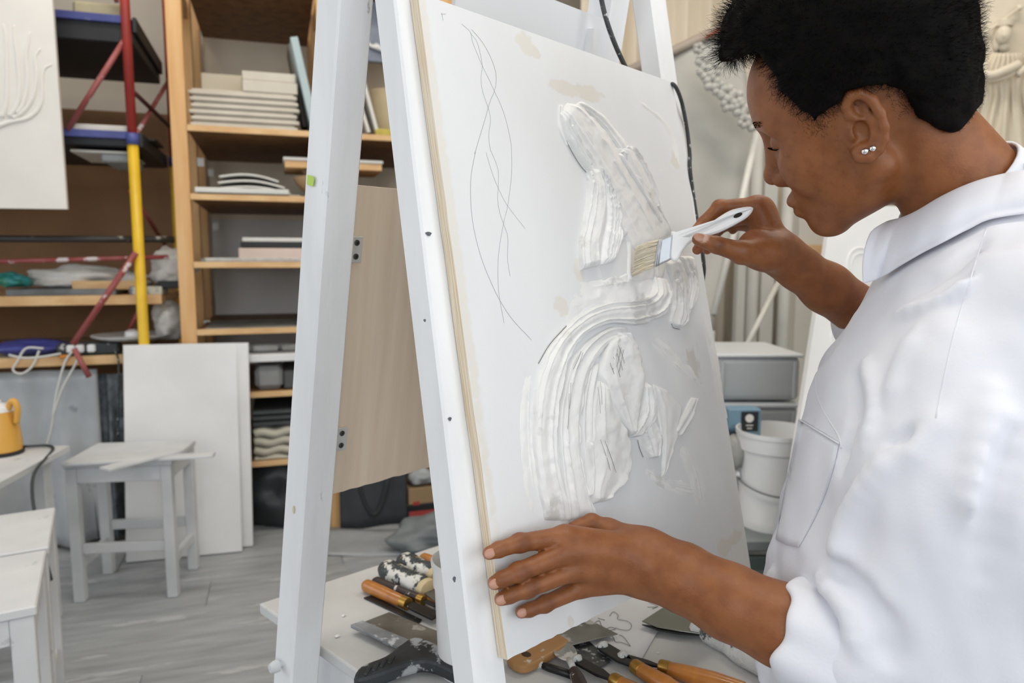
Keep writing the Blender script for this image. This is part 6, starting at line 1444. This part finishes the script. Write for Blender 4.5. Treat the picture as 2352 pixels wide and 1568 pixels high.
for pts, r, sg in CRE:
    Q = catmull([A(*p) for p in pts], 3); CRP.append((march(shirt0, Q), r, sg))
CRG = []
for Q, r, sg in CRP:
    def mk(Q=Q, r=r): return lambda P: schain(P, list(Q), [r * .5] + [r] * (len(Q) - 2) + [r * .4], .004)
    CRG.append((grouped(mk(), Q.min(0) - .02, Q.max(0) + .02, .02), r, sg))
def shirt_f(P):
    d = folded(P)
    for gfn, r, sg in CRG: d = smin(d, gfn(P), r * 1.6) if sg > 0 else smax(d, -gfn(P), r * 1.6)
    return d
SHIRTM = mat('white_cotton', '#e6e7ee', .8, '#dfe0e8', 6, bump=.05, bscale=300, spec=.25)
nkc = HR.T @ (NB - HC)
def shirt_cut(P):                                             # open at the neck
    d = shirt_f(P); q = (P - HC32) @ HR32; return smax(d, -(scone(q, (-.030, 0, -.030), nkc + (nkc - A(-.03, 0, -.03)) * .15, .060, .068)), .006)
V, F = mesh_sdf(shirt_cut, (.15, .50, .41), (.86, 1.12, 1.28), .0042)
shirt = big('shirt', V, F, SHIRTM, person); shirt['label'] = 'loose white cotton shirt with rolled sleeves'

# collar: stand around the neck and the near flap, folded over
def both(P): return np.minimum(shirt_f(P), body_f(P))
tops = catmull([A(*p) for p in ((2040, 508), (2075, 498), (2110, 482), (2160, 452), (2210, 428), (2260, 410), (2310, 398), (2370, 388))], 6)
bots = catmull([A(*p) for p in ((1981, 652), (2020, 640), (2065, 612), (2120, 580), (2175, 552), (2225, 526), (2275, 503), (2370, 488))], 6)
fronts = [A(*p) for p in ((2040, 508), (2000, 528), (1987, 560), (1979, 605), (1981, 652))]
nr = 12; rows = []
for j in range(nr):
    t = j / (nr - 1); fx = np.interp(t, np.linspace(0, 1, 5), [p[0] for p in fronts]), np.interp(t, np.linspace(0, 1, 5), [p[1] for p in fronts]); L_ = tops * (1 - t) + bots * t
    w = np.exp(-np.arange(len(L_)) / 5.0)[:, None]; rows.append(L_ + w * (A(*fx) - L_[0]))
Pn = march(both, tops, off=.006); Pb = march(shirt_f, bots, off=.007)
Pb[:6] = [atY(bots[i][0], bots[i][1], float(np.interp(i, [0, 6], [Pb[9][1] + .012, Pb[7][1]]))) for i in range(6)]
G = []
for i in range(len(tops)):
    col_ = []
    for j in range(nr):
        t = j / (nr - 1); Y = Pn[min(i + 2, len(tops) - 1)][1] * (1 - t) + Pb[i][1] * t - .012 * math.sin(math.pi * min(1, t * 1.15)) ** .8
        col_.append(atY(rows[j][i][0], rows[j][i][1], Y))
    G.append(col_)
col = sheet('collar', G, SHIRTM, shirt, .0035); sub_ = col.modifiers.new('soft', 'SUBSURF'); sub_.levels = 1; sub_.render_levels = 1
# band at the back and far side of the neck
axn = nrm(NB - hw(-.03, 0, -.03)); b1 = nrm(np.cross(axn, A(0, 1, 0))); b2 = np.cross(axn, b1); ctr = NB - axn * .012
G = [[ctr + (b1 * math.cos(t) + b2 * math.sin(t)) * (.066 + .004 * h) + axn * (-.004 + .022 * h) for h in np.linspace(0, 1, 5)] for t in np.linspace(0, 2 * math.pi, 40)]
sheet('collar_band', G, SHIRTM, shirt, .003)
# rolled cuff: layers of folded cloth around the forearm
cx1 = nrm(np.cross(cax, A(0, 0, 1))); cx2 = np.cross(cax, cx1); G = []
prof = catmull([A(*p) for p in ((-.045, .0385), (-.008, .0385), (.003, .0405), (.0060, .0450), (.003, .0500), (-.006, .0540), (-.020, .0570), (-.038, .0590), (-.056, .0590), (-.070, .0570), (-.078, .0520), (-.080, .0440), (-.070, .0400))], 4)
for th in np.linspace(0, 2 * math.pi, 73):
    wob = .0022 * math.sin(2 * th + 1) + .0016 * math.sin(5 * th + .5) + .0010 * math.sin(9 * th); lo_ = .006 * math.cos(th + 2.2) + .003 * math.sin(3 * th)
    G.append([CUFB + cax * (p[0] + lo_ + .002 * math.sin(7 * th + 60 * p[0])) + (cx1 * math.cos(th) + cx2 * math.sin(th)) * (p[1] + wob * min(1, max(0, (p[1] - .038) / .006))) for p in prof])
sheet('rolled_cuff', G, SHIRTM, shirt, .0012)
# chest pocket
pk = [A(*p) for p in ((1834, 962), (1880, 990), (1926, 1018))], [A(*p) for p in ((1782, 1238), (1806, 1250), (1834, 1256))]
T_, B_ = catmull(pk[0], 6), catmull(pk[1], 6); n_ = len(T_); pts = []
for i in range(n_):
    for t in np.linspace(0, 1, 16): pts.append(T_[i] * (1 - t) + B_[i] * t + A(12, 4) * math.sin(math.pi * t) * (i / (n_ - 1)))
W = march(shirt_f, pts, off=.0008).reshape(n_, 16, 3)
pkt = sheet('chest_pocket', W, SHIRTM, shirt, .0012)
tube('pocket_seam', march(shirt_f, T_, off=.0018), .0009, SHIRTM, pkt, 6)
tube('front_seam', march(shirt_f, catmull([A(*p) for p in ((1873, 862), (1876, 905), (1895, 950), (1926, 1000), (1932, 1030))], 5), off=-.0001), .0008, SHIRTM, shirt, 6)
tube('armhole_seam', march(shirt_f, catmull([A(*p) for p in ((2266, 524), (2226, 650), (2186, 790), (2150, 960))], 8), off=-.0002), .0008, SHIRTM, shirt, 6)
# trousers and the stool the person sits on (below the frame)
TRO = mat('grey_trousers', '#8d9096', .85, '#83868c', 8)
HIP = A(.60, .74, .50); KN = [HIP + FWD * .40 + LAT * s + A(0, 0, -.03) for s in (-.09, .10)]; FT = [k + FWD * -.02 + A(0, 0, -.42) for k in KN]
def trou_f(P):
    d = sell(P, HIP, (.15, .17, .095))
    for k, ft, s in zip(KN, FT, (-.08, .08)): d = smin(d, schain(P, [HIP + LAT * s + A(0, 0, -.01), k, ft], [.082, .062, .045], .03), .03)
    return d
V, F = mesh_sdf(trou_f, (.0, .5, -.02), (.9, 1.3, .66), .011); big('trousers', V, F, TRO, person)
SHOE = mat('white_shoe', '#d5d5d5', .6)
for ft in FT:
    bm = bmesh.new(); bmesh.ops.create_uvsphere(bm, u_segments=20, v_segments=12, radius=1)
    Rm = np.stack([FWD, LAT, A(0, 0, 1)], 1)
    for v in bm.verts:
        q = Rm @ (np.array(v.co) * A(.125, .045, .05)); z = max(q[2] + .035, 0.001); v.co = Vector((float(ft[0] + FWD[0] * .06 + q[0]), float(ft[1] + FWD[1] * .06 + q[1]), float(z)))
    bm_obj('shoe', bm, SHOE, person, True)
stool('stool', HIP, .36, .30, .405, math.atan2(FWD[1], FWD[0]), 'white wooden stool that the person sits on', .17, GREYW, .036)
